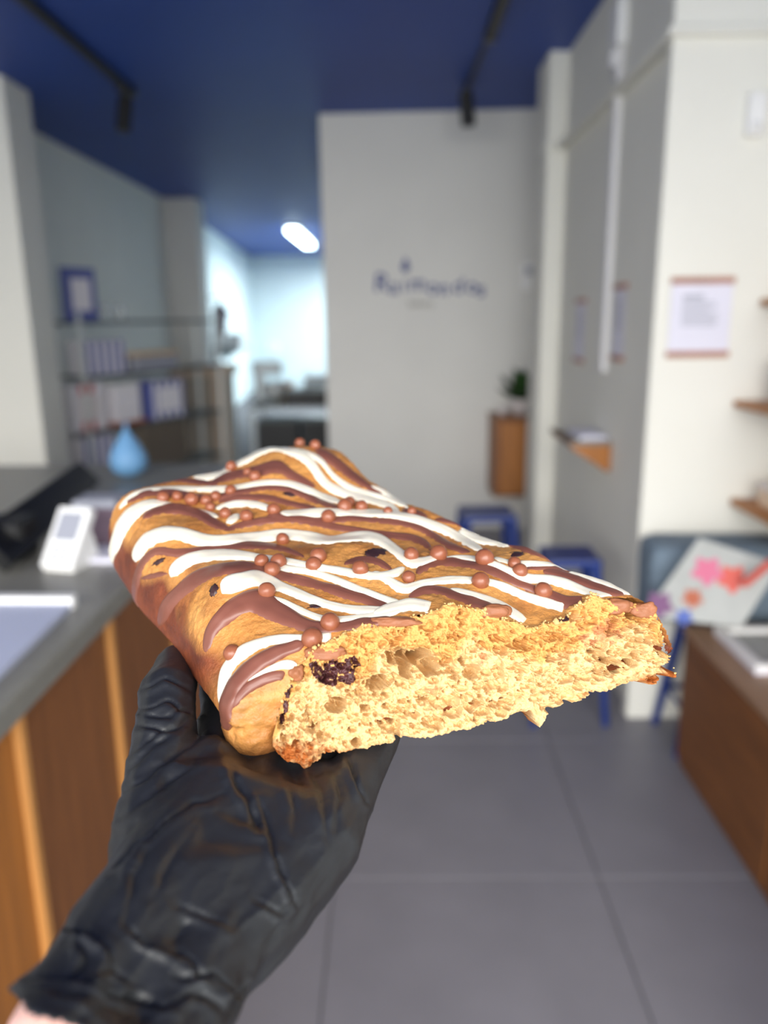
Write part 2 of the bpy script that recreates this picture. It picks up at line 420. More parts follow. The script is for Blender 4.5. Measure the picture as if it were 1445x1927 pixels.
# conduit on the grey wall
t = thing('wall_conduit', (0.9, 3.3, 1.2), 'white vertical cable trunking with a joint box on the shaded grey wall', 'pipe')
A, B = on('x', 0.905, 1168, 60), on('x', 0.905, 1135, 700)
ym = (A[1] + B[1]) / 2
MB().box((0.888, ym - 0.032, B[2]), (0.916, ym + 0.032, HC - 0.002), 0.004).build('trunking', MT['trunk'], t)
MB().box((0.872, ym - 0.06, A[2] - 0.06), (0.916, ym + 0.06, A[2] + 0.10), 0.015, seg=3).build('joint_box', MT['white_plastic'], t)
MB().tube([(0.895, ym, A[2] - 0.07), (0.895, ym, A[2] - 0.13)], 0.034, 14).build('sleeve', MT['trunk'], t)
# motion sensor on pier
P = on('y', 2.73, 1420, 215)
t = thing('motion_sensor', (P[0], 2.73, P[2] - 0.06), 'small white motion sensor high on the white pier', 'sensor')
MB().box((P[0] - 0.028, 2.705, P[2] - 0.065), (P[0] + 0.028, 2.742, P[2] + 0.06), 0.012, seg=3).build('body', MT['white_plastic'], t)
MB().lathe([(0.0, -0.014), (0.012, -0.012), (0.018, 0.0), (0.012, 0.012), (0.0, 0.014)], (P[0], 2.703, P[2] - 0.04), 16).build('lens', MT['white_plastic'], t, True)
# wall shelf with triangular bracket
A = on('x', 0.912, 1150, 830); zt = A[2]
C1 = on('z', zt, 1036, 806)
t = thing('wall_shelf', (0.912, A[1], zt), 'narrow grey-topped wall shelf with orange wooden end bracket on the grey wall', 'shelf')
x0 = C1[0] if C1[0] < 0.84 else 0.78
x0 = max(0.72, x0); y1 = max(C1[1], A[1] + 0.35)
MB().box((x0, A[1] + 0.002, zt - 0.018), (0.914, y1, zt), 0.003).build('board', MT['countertop'], t)
for yy, nm in ((A[1], 0), (y1 - 0.02, 1)):
    MB().prism([(0.914, yy, zt - 0.018), (x0 + 0.01, yy, zt - 0.018), (x0 + 0.01, yy, zt - 0.03), (0.90, yy, zt - 0.13), (0.914, yy, zt - 0.13)], (0, 0.02, 0)).build('bracket', MT['wood'], t)
MB().box((x0, A[1] - 0.001, zt - 0.02), (x0 + 0.012, y1, zt + 0.002), 0.002).build('edge_strip', MT['wood_dark'], t)
tag(MB().box((x0 + 0.05, A[1] + 0.03, zt), (0.905, A[1] + 0.28, zt + 0.018), 0.002).build('leaflet_stack', MT['paper']), 'small stack of white leaflets on the narrow wall shelf', 'leaflets')

# cabinet on the back wall and plant on it
A, B = on('y', 5.25, 930, 790), on('y', 5.25, 1003, 935)
t = thing('wall_cabinet', (A[0], 5.5, B[2]), 'small brown wooden cabinet on the back wall by the step', 'cabinet')
MB().box((A[0], 5.26, B[2]), (B[0] + 0.14, 5.56, A[2]), 0.004).build('body', MT['wood_dark'], t)
MB().box((A[0] + 0.045, 5.243, B[2] + 0.02), (B[0] + 0.12, 5.262, A[2] - 0.02), 0.003).build('door', MT['wood'], t)
MB().box((A[0] - 0.01, 5.24, A[2]), (B[0] + 0.15, 5.56, A[2] + 0.018), 0.003).build('top', MT['wood_dark'], t)
zc = A[2] + 0.018
P = on('y', 5.4, 978, 770)
t = thing('potted_plant', (P[0], 5.4, zc), 'bushy dark green plant in a white pot on the wooden wall cabinet', 'plant')
MB().lathe([(0.0, 0.0), (0.055, 0.0), (0.07, 0.09), (0.072, 0.10), (0.064, 0.10), (0.06, 0.085), (0.0, 0.085)], (P[0], 5.4, zc), 20).build('pot', MT['pot'], t, True)
MB().lathe([(0.0, 0.088), (0.06, 0.086)], (P[0], 5.4, zc), 16).build('soil', MT['soil'], t)
stem_c = Vector((P[0], 5.4, zc + 0.085))
for k in range(46):
    az = random.uniform(0, 2 * math.pi); el = random.uniform(0.25, 1.45); L = random.uniform(0.10, 0.185)
    d = Vector((math.cos(az) * math.cos(el), math.sin(az) * math.cos(el), math.sin(el))); side = d.cross(Vector((0, 0, 1))).normalized(); nn = side.cross(d)
    b = MB(); p0 = stem_c + d * L * 0.25; wdt = L * 0.26
    vs = [b.bm.verts.new(p) for p in (p0, p0 + d * L * .35 + side * wdt + nn * .006, p0 + d * L * .8 + side * wdt * .7, p0 + d * L * 1.1 - nn * .012, p0 + d * L * .8 - side * wdt * .7, p0 + d * L * .35 - side * wdt + nn * .006, p0 + d * L * .45 - nn * .006)]
    for a_, c_ in ((0, 1), (1, 2), (2, 3), (3, 4), (4, 5), (5, 0)): b.bm.faces.new((vs[a_], vs[c_], vs[6]))
    b.build('leaf', MT['leaf'], t, True)
P = on('y', 5.38, 945, 778)
t = MB().lathe([(0.0, 0.0), (0.025, 0.0), (0.03, 0.06), (0.026, 0.06), (0.022, 0.006), (0.0, 0.006)], (P[0], 5.36, zc), 16).build('cup', MT['pot'], None, True)
tag(t, 'small white cup beside the potted plant', 'cup')

# blue stools
def stool(x, y, h, w, rzz, label):
    t = thing('metal_stool', (x, y, 0), label, 'stool', 'royal blue metal stools')
    Rz = Matrix.Rotation(rzz, 4, 'Z')
    def fin(b, nm):
        bmesh.ops.transform(b.bm, matrix=Matrix.Translation((x, y, 0)) @ Rz, verts=b.bm.verts); return b.build(nm, MT['blue'], t)
    b = MB(); b.box((-w / 2, -w / 2, h - 0.03), (w / 2, w / 2, h), 0.012, seg=2); fin(b, 'seat')
    for sx in (-1, 1):
        for sy in (-1, 1):
            b = MB(); a = w / 2 - 0.02; c = w / 2 + 0.035
            b.tube([(sx * a, sy * a, h - 0.02), (sx * c, sy * c, 0.0)], [0.02, 0.014], 8); fin(b, 'leg')
    for sx, sy in ((1, 0), (-1, 0), (0, 1), (0, -1)):
        b = MB(); a = w / 2 + 0.012
        p = [(sx * a, -a, h * .35), (sx * a, a, h * .35)] if sx else [(-a, sy * a, h * .35), (a, sy * a, h * .35)]
        b.tube(p, 0.008, 8); fin(b, 'stretcher')
    return t
stool(0.445, 3.65, 0.60, 0.25, 0.05, 'royal blue metal stool farther back by the partition')
stool(0.655, 2.82, 0.64, 0.20, 0.0, 'royal blue metal stool by the foot of the white pier')

# low wooden bench cabinet at the right, with things on it
t = thing('low_bench', (1.2, 1.6, 0), 'low wooden box bench against the right wall', 'bench')
bz = 0.5
MB().box((0.972, 0.45, 0.0), (1.495, 2.43, bz - 0.022), 0.003).build('carcass', MT['wood_bench'], t)
MB().box((0.955, 0.43, bz - 0.022), (1.498, 2.44, bz), 0.003).build('top_board', MT['wood_bench_top'], t)
for k in range(3):
    MB().box((0.962, 0.48 + k * 0.655, 0.03), (0.974, 0.48 + k * 0.655 + 0.64, bz - 0.03), 0.002).build('panel', MT['wood_bench'], t)
A = on('z', bz + 0.01, 1342, 1188); 
t = thing('leaflet_tray', (1.15, 2.2, bz), 'white tray of leaflets lying on the low bench', 'tray')
MB().box((A[0], A[1] - 0.30, bz), (1.47, A[1], bz + 0.012), 0.003).build('base', MT['paper'], t)
MB().box((A[0] + .04, A[1] - 0.25, bz + 0.012), (1.43, A[1] - .04, bz + 0.018), 0.001).build('leaflet', MT['board'], t)
for (a, b2) in (((A[0], A[1] - .30), (1.47, A[1] - .27)), ((A[0], A[1] - .03), (1.47, A[1])), ((A[0], A[1] - .27), (A[0] + .03, A[1] - .03))):
    MB().box((a[0], a[1], bz + 0.01), (b2[0], b2[1], bz + 0.03), 0.003).build('rim', MT['white_plastic'], t)
# slate bag on a third stool and illustrated board in front
stool(1.10, 2.585, 0.46, 0.17, 0.0, 'low royal blue stool under the slate bag behind the bench')
t = thing('cloth_bag', (1.10, 2.6, 0.46), 'slate blue cloth bag on the low stool against the white pier', 'bag')
b = MB(); b.box((0.868, 2.52, 0.468), (1.36, 2.70, 0.745), 0.05, seg=3)
for v in b.bm.verts:
    v.co += Vector((random.uniform(-.006, .006), random.uniform(-.01, .01), random.uniform(-.006, .006)))
b.build('body', MT['slate'], t, True)
C0, C1, C2, C3 = (pd(1315, 1012, 2.50), pd(1470, 1062, 2.40), pd(1395, 1180, 2.40), pd(1210, 1160, 2.50))
t = thing('illustrated_board', tuple((C2 + C3) / 2), 'tilted pale board printed with pink and red flowers behind the bench', 'picture')
nb = np.cross(C1 - C0, C3 - C0); nb /= np.linalg.norm(nb)
if nb @ FW > 0: nb = -nb
MB().prism([tuple(v) for v in (C0, C1, C2, C3)], tuple(-nb * 0.02)).build('panel', MT['board'], t)
def bl(u, v): return (C0 * (1 - u) + C1 * u) * (1 - v) + (C3 * (1 - u) + C2 * u) * v
e1 = (C1 - C0) / np.linalg.norm(C1 - C0); e2 = np.cross(nb, e1)
for (u, v, ra, m, nm) in ((.32, .34, .050, 'pink', 'flower'), (.62, .36, .048, 'coral', 'flower'), (.36, .70, .034, 'rust', 'flower'), (.08, .84, .046, 'plum', 'flower'), (.40, .95, .028, 'printblue', 'flower')):
    c = bl(u, v); pts = []
    for k in range(30):
        a = 2 * math.pi * k / 30; rr = ra * (0.82 + 0.18 * math.cos(5 * a))
        pts.append(tuple(c + (e1 * math.cos(a) + e2 * math.sin(a)) * rr + nb * 0.002))
    MB().prism(pts, tuple(-nb * 0.0025)).build(nm, MT[m], t)
MB().tube([tuple(pd(1400, 1100, 2.38)), tuple(pd(1450, 1058, 2.3))], 0.012, 8).build('spine', MT['coral'], t)

# shelves on the right side wall and what stands on them
def side_shelf(px, py, label, y0=0.9):
    P = on('y', 2.70, px, py)
    t = thing('side_shelf', (1.5, 2.0, P[2]), label, 'shelf', 'wooden shelves on the right side wall')
    MB().box((P[0], y0, P[2] - 0.022), (1.50, 2.72, P[2]), 0.003).build('board', MT['wood'], t)
    for yy in (1.3, 2.3): MB().prism([(1.5, yy, P[2] - .022), (P[0] + .03, yy, P[2] - .022), (1.5, yy, P[2] - .1)], (0, .012, 0)).build('bracket', MT['black'], t)
    return P
S1 = side_shelf(1436, 562, 'highest wooden shelf on the right side wall')
S2 = side_shelf(1385, 754, 'middle wooden shelf on the right side wall')
S3 = side_shelf(1378, 940, 'lowest wooden shelf on the right side wall')
def boxthing(name, lo, hi, m, label, cat, m2=None, stripes=0, group=None, lidm=None):
    t = thing(name, ((lo[0] + hi[0]) / 2, (lo[1] + hi[1]) / 2, lo[2]), label, cat, group)
    MB().box(lo, hi, 0.003).build('carton', m, t)
    if stripes:
        for k in range(stripes):
            x0 = lo[0] + (hi[0] - lo[0]) * (2 * k + 0.6) / (2 * stripes + .2); x1 = lo[0] + (hi[0] - lo[0]) * (2 * k + 1.6) / (2 * stripes + .2)
            MB().box((x0, lo[1] - 0.0015, lo[2] + .002), (x1, lo[1] + .001, hi[2] - .002), 0).build('stripe', m2, t)
    if lidm: MB().box((lo[0] - .004, lo[1] - .004, hi[2]), (hi[0] + .004, hi[1] + .004, hi[2] + 0.02), 0.003).build('lid', lidm, t)
    return t
boxthing('gift_box', (S2[0] + .075, 2.35, S2[2]), (1.48, 2.60, S2[2] + 0.125), MT['paper'], 'pale boxed item with a red top on the middle side shelf', 'box', lidm=MT['poster_rail'])
boxthing('gift_box', (S3[0] + .05, 2.40, S3[2]), (1.47, 2.62, S3[2] + 0.06), MT['cardboard'], 'pale flat box on the lowest side shelf', 'box', lidm=MT['pot'])
boxthing('gift_box', (S3[0] + .095, 2.10, S3[2]), (1.48, 2.33, S3[2] + 0.13), MT['slate'], 'blue-grey box on the lowest side shelf', 'box', lidm=MT['box_blue'])

# ================================================================== COUNTER on the left
cz = 0.95; cx = -0.575
t = thing('shop_counter', (-0.95, 1.5, 0), 'wooden shop counter with a grey stone top at the left', 'counter')
MB().box((-1.75, 0.15, cz - 0.045), (cx, 3.05, cz), 0.004).build('countertop', MT['countertop'], t)
MB().box((-1.65, 0.20, 0.0), (cx - 0.055, 3.0, cz - 0.045), 0.003).build('carcass', MT['wood_dark'], t)
pA, pB = on('x', cx - .03, 32, 1345), on('x', cx - .03, 205, 1170)
edges = [0.2, pA[1], pB[1], pB[1] + .47, pB[1] + .95, 3.0]
for k in range(len(edges) - 1):
    y0, y1 = edges[k], edges[k + 1]
    if y1 - y0 < .05: continue
    MB().box((cx - 0.056, y0 + 0.012, 0.06), (cx - 0.036, y1 - 0.012, cz - 0.05), 0.002).build('panel', MT['wood'] if k == 0 else MT['wood_dark'], t)
    if k: MB().box((cx - 0.056, y0 - 0.012, 0.03), (cx - 0.022, y0 + 0.012, cz - 0.046), 0.003).build('edge_strip', MT['wood_pale'], t)
MB().box((cx - 0.1, 0.2, 0.0), (cx - 0.07, 3.0, 0.06), 0.0).build('plinth', MT['black'], t)
# menu sheet in front
A, B = on('z', cz + 0.012, 137, 1132), on('z', cz + 0.012, 2, 1262)
t = thing('menu_board', (A[0] - .2, A[1], cz), 'white menu board lying on the near end of the counter', 'sign')
ang = math.atan2(B[1] - A[1], B[0] - A[0])
ed = Vector((B[0] - A[0], B[1] - A[1], 0)).normalized(); side = Vector((-1, 0.03, 0)).normalized()
Pa = Vector((A[0], A[1], cz)); L2 = 0.45
MB().prism([Pa, Pa + ed * L2, Pa + ed * L2 + side * .4, Pa + side * .4], (0, 0, 0.012)).build('sheet', MT['menu'], t)
MB().prism([Pa + Vector((0.004, 0.012, 0)), Pa + Vector((0.004, -.012, 0)), Pa + side * .4 + Vector((0, -.012, 0)), Pa + side * .4 + Vector((0, .012, 0))], (0, 0, 0.024)).build('top_rail', MT['white_plastic'], t)
# card reader
P = on('z', cz, 110, 1075)
t = thing('card_reader', (P[0], P[1], cz), 'white card reader propped up on the counter', 'card reader')
Rr = Matrix.Rotation(math.radians(-38), 3, 'X'); Rz3 = Matrix.Rotation(math.radians(-14), 3, 'Z')
b = MB(); b.box((-.042, -.012, 0), (.042, .014, .15), 0.006, seg=2); bmesh.ops.transform(b.bm, matrix=Matrix.Translation((P[0], P[1], cz + .005)) @ (Rz3 @ Rr).to_4x4(), verts=b.bm.verts); b.build('body', MT['white_plastic'], t)
b = MB(); b.box((-.030, -.0135, .065), (.030, -.0118, .135), 0.001); bmesh.ops.transform(b.bm, matrix=Matrix.Translation((P[0], P[1], cz + .005)) @ (Rz3 @ Rr).to_4x4(), verts=b.bm.verts); b.build('screen', MT['ink'], t)
b = MB()
for i in range(3):
    for j in range(3): b.box((-.026 + i * .019, -.0145, .012 + j * .016), (-.013 + i * .019, -.0118, .022 + j * .016), 0.001)
bmesh.ops.transform(b.bm, matrix=Matrix.Translation((P[0], P[1], cz + .005)) @ (Rz3 @ Rr).to_4x4(), verts=b.bm.verts); b.build('keypad', MT['ink'], t)
b = MB(); b.prism([(-.04, .0, .0), (-.04, .1, 0), (-.04, .1, .01), (-.04, .075, .085), (-.04, .06, .085)], (.08, 0, 0)); bmesh.ops.transform(b.bm, matrix=Matrix.Translation((P[0], P[1], cz)) @ Rz3.to_4x4(), verts=b.bm.verts); b.build('stand', MT['white_plastic'], t)
# black till screen
P = on('z', cz, 55, 1050)
t = thing('till_screen', (-.95, 1.95, cz), 'black till screen leaning back on the counter', 'till')
q0, q1, q2, q3 = pd(150, 868, 2.35), pd(190, 905, 2.35), pd(25, 1062, 1.75), pd(-40, 1000, 1.75)
nb2 = np.cross(q1 - q0, q3 - q0); nb2 /= np.linalg.norm(nb2)
if nb2 @ FW > 0: nb2 = -nb2
MB().prism([tuple(q) for q in (q0, q1, q2, q3)], tuple(-nb2 * 0.03)).build('display', MT['black_gloss'], t)
qa, qb = on('z', cz, 0, 1060), on('z', cz, 45, 1060)
MB().box((qa[0] - .12, qb[1], cz), (qb[0], qb[1] + .1, cz + .10), 0.01).build('foot', MT['black'], t)
# small things on the counter
P = on('z', cz, 115, 962)
boxthing('card_holder', (P[0] - .035, P[1], cz), (P[0] + .035, P[1] + .04, cz + .05), MT['box_white'], 'small white card holder behind the card reader', 'card holder')
P = on('z', cz, 185, 1030)
boxthing('tip_box', (P[0] - .05, P[1], cz), (P[0] + .05, P[1] + .09, cz + .10), MT['mauve'], 'mauve box on the counter right of the card reader', 'box', lidm=MT['ink'])
P = on('z', cz, 185, 1062)
boxthing('note_pad', (P[0] - .06, P[1], cz), (P[0] + .05, P[1] + .12, cz + .012), MT['paper'], 'white note pad on the counter before the mauve box', 'note pad')
# light blue teardrop pouch
P = on('z', cz, 236, 904)
b = MB()
prof = []
for k in range(19):
    a = k / 18.0
    prof.append((0.066 * math.sin(math.pi * min(1, a ** 0.62)) ** 1.0 if 0 < k < 18 else 0.0, 0.185 * a))
b.lathe(prof, (P[0], P[1] + .05, cz), 24)
t = thing('drop_pouch', (P[0], P[1] + .05, cz), 'light blue drop-shaped pouch at the far end of the counter', 'pouch')
b.build('body', MT['sky'], t, True)
MB().tube([(P[0], P[1] + .05, cz + .18), (P[0] + .003, P[1] + .05, cz + .20)], [0.007, 0.004], 8).build('neck', MT['sky'], t)

# ================================================================== STEEL RACK with goods
a0, a1 = on('y', 5.70, 112, 700), on('y', 7.05, 372, 700)
fa = Vector((a0[0], a0[1], 0)); fb = Vector((a1[0], a1[1], 0)); e = (fb - fa).normalized(); nn = Vector((e.y, -e.x, 0)); RL = (fb - fa).length; RD = 0.24
RM = Matrix((e, -nn, Vector((0, 0, 1)))).transposed().to_4x4(); RM.translation = fa   # local x along, y to the wall
t = thing('steel_rack', fa, 'chrome steel shelf rack standing by the left wall', 'rack')
def rb(b): bmesh.ops.transform(b.bm, matrix=RM, verts=b.bm.verts); return b
levels = [0.35, 0.73, 1.12, 1.50]
for x in (0, RL):
    for y in (-RD, 0.0):
        b = MB().tube([(x, y, 0.02), (x, y, 1.56)], 0.017, 10); rb(b).build('post', MT['chrome'], t)
        b = MB().tube([(x, y, 0.0), (x, y, 0.03)], 0.022, 10); rb(b).build('foot', MT['black'], t)
for z in levels:
    b = MB().box((-.01, -RD - .01, z - .022), (RL + .01, .01, z), 0.004); rb(b).build('shelf', MT['rack_shelf'], t)
def rx(px, py=700):
    # intersection of the sight line with the rack's front plane, as distance along the rack
    d = rayd(px, py); n = np.array(nn); s = ((np.array(fa) + np.array(nn) * RD - CAM) @ n) / (d @ n)
    P = CAM + d * s
    return float((P - np.array(fa)) @ np.array(e)), P
def rack_item(name, px0, px1, ptop, z, m, label, cat, dep=0.18, hmax=0.335, stripes=0, m2=None, lidm=None, inner=None, group=None):
    u0, _ = rx(px0); u1, P1 = rx(px1); _, Pt = rx((px0 + px1) / 2, ptop)
    h = min(hmax if z < 1.4 else 9, max(0.025, Pt[2] - z))
    if u0 < .03: u1 = max(u1, u0 + .05)
    t = thing(name, RM @ Vector(((u0 + u1) / 2, -RD / 2, z)), label, cat, group)
    y0 = -RD + .012
    b = MB().box((u0, y0, z), (u1, y0 + dep, z + h), 0.004); rb(b).build('carton', m, t)
    for k in range(stripes):
        a = u0 + (u1 - u0) * (k + .2) / stripes; c = u0 + (u1 - u0) * (k + .65) / stripes
        b = MB().box((a, y0 - .002, z + .003), (c, y0 + .001, z + h - .003), 0); rb(b).build('stripe', m2, t)
    if inner:
        mx, mz = (u1 - u0) * .2, h * .2
        b = MB().box((u0 + mx, y0 - .003, z + mz), (u1 - mx, y0 + .001, z + h - mz), 0); rb(b).build('label', inner, t)
    if lidm:
        b = MB().box((u0 - .004, y0 - .004, z + h), (u1 + .004, y0 + dep + .004, z + h + .025), 0.004); rb(b).build('lid', lidm, t)
    return t
rack_item('picture_frame', 140, 198, 505, 1.50, MT['box_blue'], 'blue framed white card standing on top of the rack', 'picture', dep=0.04, inner=MT['box_white'])
for px in (225, 258):
    u, _ = rx(px); c = RM @ Vector((u, -RD / 2, 1.50))
    t = MB().lathe([(0, 0), (.035, 0), (.042, .11), (.039, .11), (.032, .008), (0, .008)], c, 18).build('drinking_glass', MT['glass'], None, True)
    tag(t, 'clear drinking glass on top of the rack, ' + ('nearer the framed card' if px == 225 else 'farther from the framed card'), 'glass', 'glasses on the rack top')
rack_item('striped_box', 165, 242, 640, 1.12, MT['box_white'], 'blue and white striped box on the second rack shelf', 'box', stripes=5, m2=MT['box_blue'])
rack_item('lidded_box', 262, 338, 668, 1.12, MT['ink'], 'grey storage box with a tan lid on the second rack shelf', 'box', lidm=MT['tan'])
rack_item('red_white_pack', 135, 195, 722, 0.73, MT['box_white'], 'white pack with a red end on the third rack shelf', 'pack', inner=MT['pot'], stripes=1, m2=MT['red'])
rack_item('white_tub', 214, 262, 728, 0.757, MT['box_white'], 'white tub in the middle of the third rack shelf', 'tub', hmax=.28, lidm=MT['white_plastic'])
rack_item('striped_box', 284, 345, 715, 0.73, MT['box_blue'], 'blue box with pale label at the right of the third rack shelf', 'box', inner=MT['box_white'], stripes=4, m2=MT['box_white'])
rack_item('striped_bag', 142, 205, 795, 0.35, MT['box_white'], 'tall blue and white striped bag on the fourth rack shelf', 'bag', stripes=4, m2=MT['box_blue'])
rack_item('storage_bin', 262, 345, 800, 0.35, MT['brown_bin'], 'taupe storage bin on the fourth rack shelf', 'bin', lidm=MT['brown_bin'])
rack_item('red_tray', 204, 272, 788, 0.73, MT['rust'], 'flat rust red tray under the white tub on the third rack shelf', 'tray', hmax=0.025)
# beige carton cabinet behind the rack
P0, P1 = on('y', 7.9, 318, 690), on('y', 7.9, 428, 690)
t = thing('beige_cabinet', (P0[0], 8.1, 0), 'beige cabinet standing behind the steel rack', 'cabinet')
MB().box((P0[0], 7.92, 0.0), (P1[0] - .02, 8.3, P0[2] - .10), 0.004).build('body', MT['beige_body'], t)
MB().box((P0[0] - .01, 7.9, P0[2] - .10), (P1[0], 8.42, P0[2]), 0.006).build('top', MT['cardboard'], t)
MB().box((P1[0] - .16, 7.885, .1), (P1[0] - .02, 7.93, P0[2] - .10), 0.004).build('side_panel', MT['cardboard'], t)

# ================================================================== BACK ROOM
# prep table with mixer, dark crate, tubs
P0, P1 = on('y', 7.2, 466, 775), on('y', 7.2, 616, 775); tz = 0.72
t = thing('prep_table', (P0[0], 7.4, 0), 'stainless steel prep table seen past the partition', 'table')
MB().box((P0[0], 7.2, tz - .03), (P1[0] + .2, 7.9, tz), 0.004).build('top', MT['steel'], t)
for x in (P0[0] + .04, P1[0] + .16):
    for y in (7.25, 7.85): MB().tube([(x, y, 0), (x, y, tz - .03)], 0.02, 10).build('leg', MT['chrome'], t)
MB().box((P0[0] + .03, 7.25, .2), (P1[0] + .17, 7.85, .22), 0.003).build('lower_shelf', MT['rack_shelf'], t)
for k, (xa, xb, lb) in enumerate(((.06, .44, 'black bin on the lower shelf of the prep table, left one'), (.48, .86, 'black bin on the lower shelf of the prep table, right one'))):
    boxthing('storage_bin', (P0[0] + xa, 7.30, .22), (P0[0] + xb, 7.7, .56), MT['black'], lb, 'bin', lidm=MT['rack_shelf'], group='bins under the prep table')
A, B = on('y', 7.3, 537, 762), on('y', 7.3, 612, 800)
boxthing('dark_crate', (A[0], 7.25, tz), (B[0] + .1, 7.6, tz + .12), MT['black'], 'black crate on the right of the prep table', 'crate', lidm=MT['rack_shelf'])
A = on('y', 7.4, 500, 750)
t = thing('stand_mixer', (A[0], 7.5, tz), 'grey stand mixer on the prep table', 'mixer')
MB().box((A[0] - .12, 7.42, tz), (A[0] + .14, 7.62, tz + .04), 0.012, seg=2).build('base', MT['rack_shelf'], t)
MB().box((A[0] - .11, 7.45, tz + .03), (A[0] - .02, 7.59, tz + .30), 0.02, seg=2).build('column', MT['steel'], t)
MB().box((A[0] - .13, 7.45, tz + .27), (A[0] + .15, 7.59, tz + .39), 0.04, seg=3).build('head', MT['steel'], t)
MB().lathe([(0, 0), (.05, 0), (.09, .06), (.1, .15), (.095, .15), (.08, .06), (0, .01)], (A[0] + .07, 7.52, tz + .04), 20).build('bowl', MT['chrome'], t, True)
MB().tube([(A[0] + .07, 7.52, tz + .28), (A[0] + .07, 7.52, tz + .12)], 0.012, 8).build('whisk', MT['chrome'], t)
A = on('y', 7.6, 536, 740)
boxthing('ingredient_tub', (A[0] - .06, 7.62, tz), (A[0] + .07, 7.75, tz + .17), MT['tan'], 'tan ingredient tub between mixer and crate', 'tub', lidm=MT['box_white'])
A = on('y', 7.6, 590, 740)
boxthing('ingredient_tub', (A[0] - .10, 7.65, tz), (A[0] + .12, 7.8, tz + .22), MT['far_wall'], 'pale blue tub behind the black crate', 'tub', lidm=MT['box_white'])
# wall shelf with tubs in the back room
A, B = on('y', 11.4, 395, 655), on('y', 11.4, 452, 655)
t = thing('back_room_shelf', (A[0], 11.4, A[2]), 'dark shelf on the left wall of the back room', 'shelf')
MB().box((-2.61, 11.4, A[2] - .03), (B[0] - .10, 12.6, A[2]), 0.003).build('board', MT['rack_shelf'], t)
for y in (11.4, 12.4): MB().prism([(-2.61, y, A[2] - .03), (B[0] - .15, y, A[2] - .03), (-2.61, y, A[2] - .25)], (0, .03, 0)).build('bracket', MT['steel'], t)
for k, (dx, hh) in enumerate(((.02, .22), (.24, .18))):
    boxthing('plastic_tub', (A[0] + dx, 11.5, A[2]), (A[0] + dx + .18, 11.7, A[2] + hh), MT['white_plastic'], ('taller' if k == 0 else 'shorter') + ' white plastic tub on the dark back room shelf', 'tub', lidm=MT['far_wall'])
A = on('y', 11.42, 410, 598); A = A + np.array([.03, 0, 0])
t = thing('hanging_apron', (A[0], 11.42, A[2] - .3), 'mauve apron hanging from a hook on the back room wall', 'apron')
b = MB(); b.prism([(A[0] - .11, 11.42, A[2] - .22), (A[0] + .07, 11.42, A[2] - .22), (A[0] + .10, 11.42, A[2] + .02), (A[0] + .14, 11.42, A[2] + .06), (A[0] + .02, 11.42, A[2] + .22), (A[0] - .03, 11.42, A[2] + .20), (A[0] - .10, 11.42, A[2] + .10)], (-.01, .06, 0)); b.build('cloth', MT['mauve'], t)
MB().tube([(A[0], 11.45, A[2] + .19), (A[0] + .01, 11.47, A[2] + .27), (-2.63, 11.5, A[2] + .28)], 0.010, 8).build('hook', MT['black'], t)
# round white clock on the end wall
A = on('y', 17.5, 514, 655)
t = thing('wall_clock', (A[0], 17.5, A[2]), 'round white clock on the end wall of the back room', 'clock')
b = MB(); b.lathe([(0, 0), (.13, 0), (.15, -.02), (.15, -.05), (0, -.05)], (0, 0, 0), 28)
bmesh.ops.transform(b.bm, matrix=Matrix.Translation((A[0], 17.5, A[2])) @ Matrix.Rotation(math.radians(90), 4, 'X').to_4x4(), verts=b.bm.verts); b.build('case', MT['white_plastic'], t)
MB().box((A[0] - .008, 17.488, A[2]), (A[0] + .008, 17.498, A[2] + .1), 0).build('hand', MT['ink'], t)

# ================================================================== THE PASTRY
# frame of the slab: u across, s along, h above; the slab rises gently away from the viewer
NH = np.array([0, 0.917, -0.399]); DS = np.array([0, 0.399, 0.917])
def slab(u, s, h):
    u, s, h = np.broadcast_arrays(u, s, h)
    Y = 0.399 * s + 0.917 * h; z = 0.917 * s - 0.399 * h
    return CAM + u[..., None] * RT + Y[..., None] * UP + z[..., None] * FW
def to_slab(P):
    c = camc(P); return c[..., 0], c[..., 1] * 0.399 + c[..., 2] * 0.917, c[..., 1] * 0.917 - c[..., 2] * 0.399
NW = UP * 0.917 - FW * 0.399
HT, HB = -0.1995, -0.2530
def on_h(px, py, h):
    a, b = (px - W / 2) / F, (H / 2 - py) / F
    z = h / (b * 0.917 - 0.399)
    return a * z, 0.399 * b * z + 0.917 * z
# plane of the break (almost square to the viewer)
def cut_z(px, py):
    a, b = (np.asarray(px) - W / 2) / F, (H / 2 - np.asarray(py)) / F
    return (0.372 + 0.2 * 0.0206 + 0.036 * 0.0558) / (1 - 0.2 * a - 0.036 * b)
def cut_pt(px, py):
    px, py = np.asarray(px, float), np.asarray(py, float); z = cut_z(px, py)
    return CAM + z[..., None] * (FW + ((px - W / 2) / F)[..., None] * RT - ((py - H / 2) / F)[..., None] * UP)
CN = FW - 0.2 * RT - 0.036 * UP; CN = CN / np.linalg.norm(CN)      # points away from the viewer

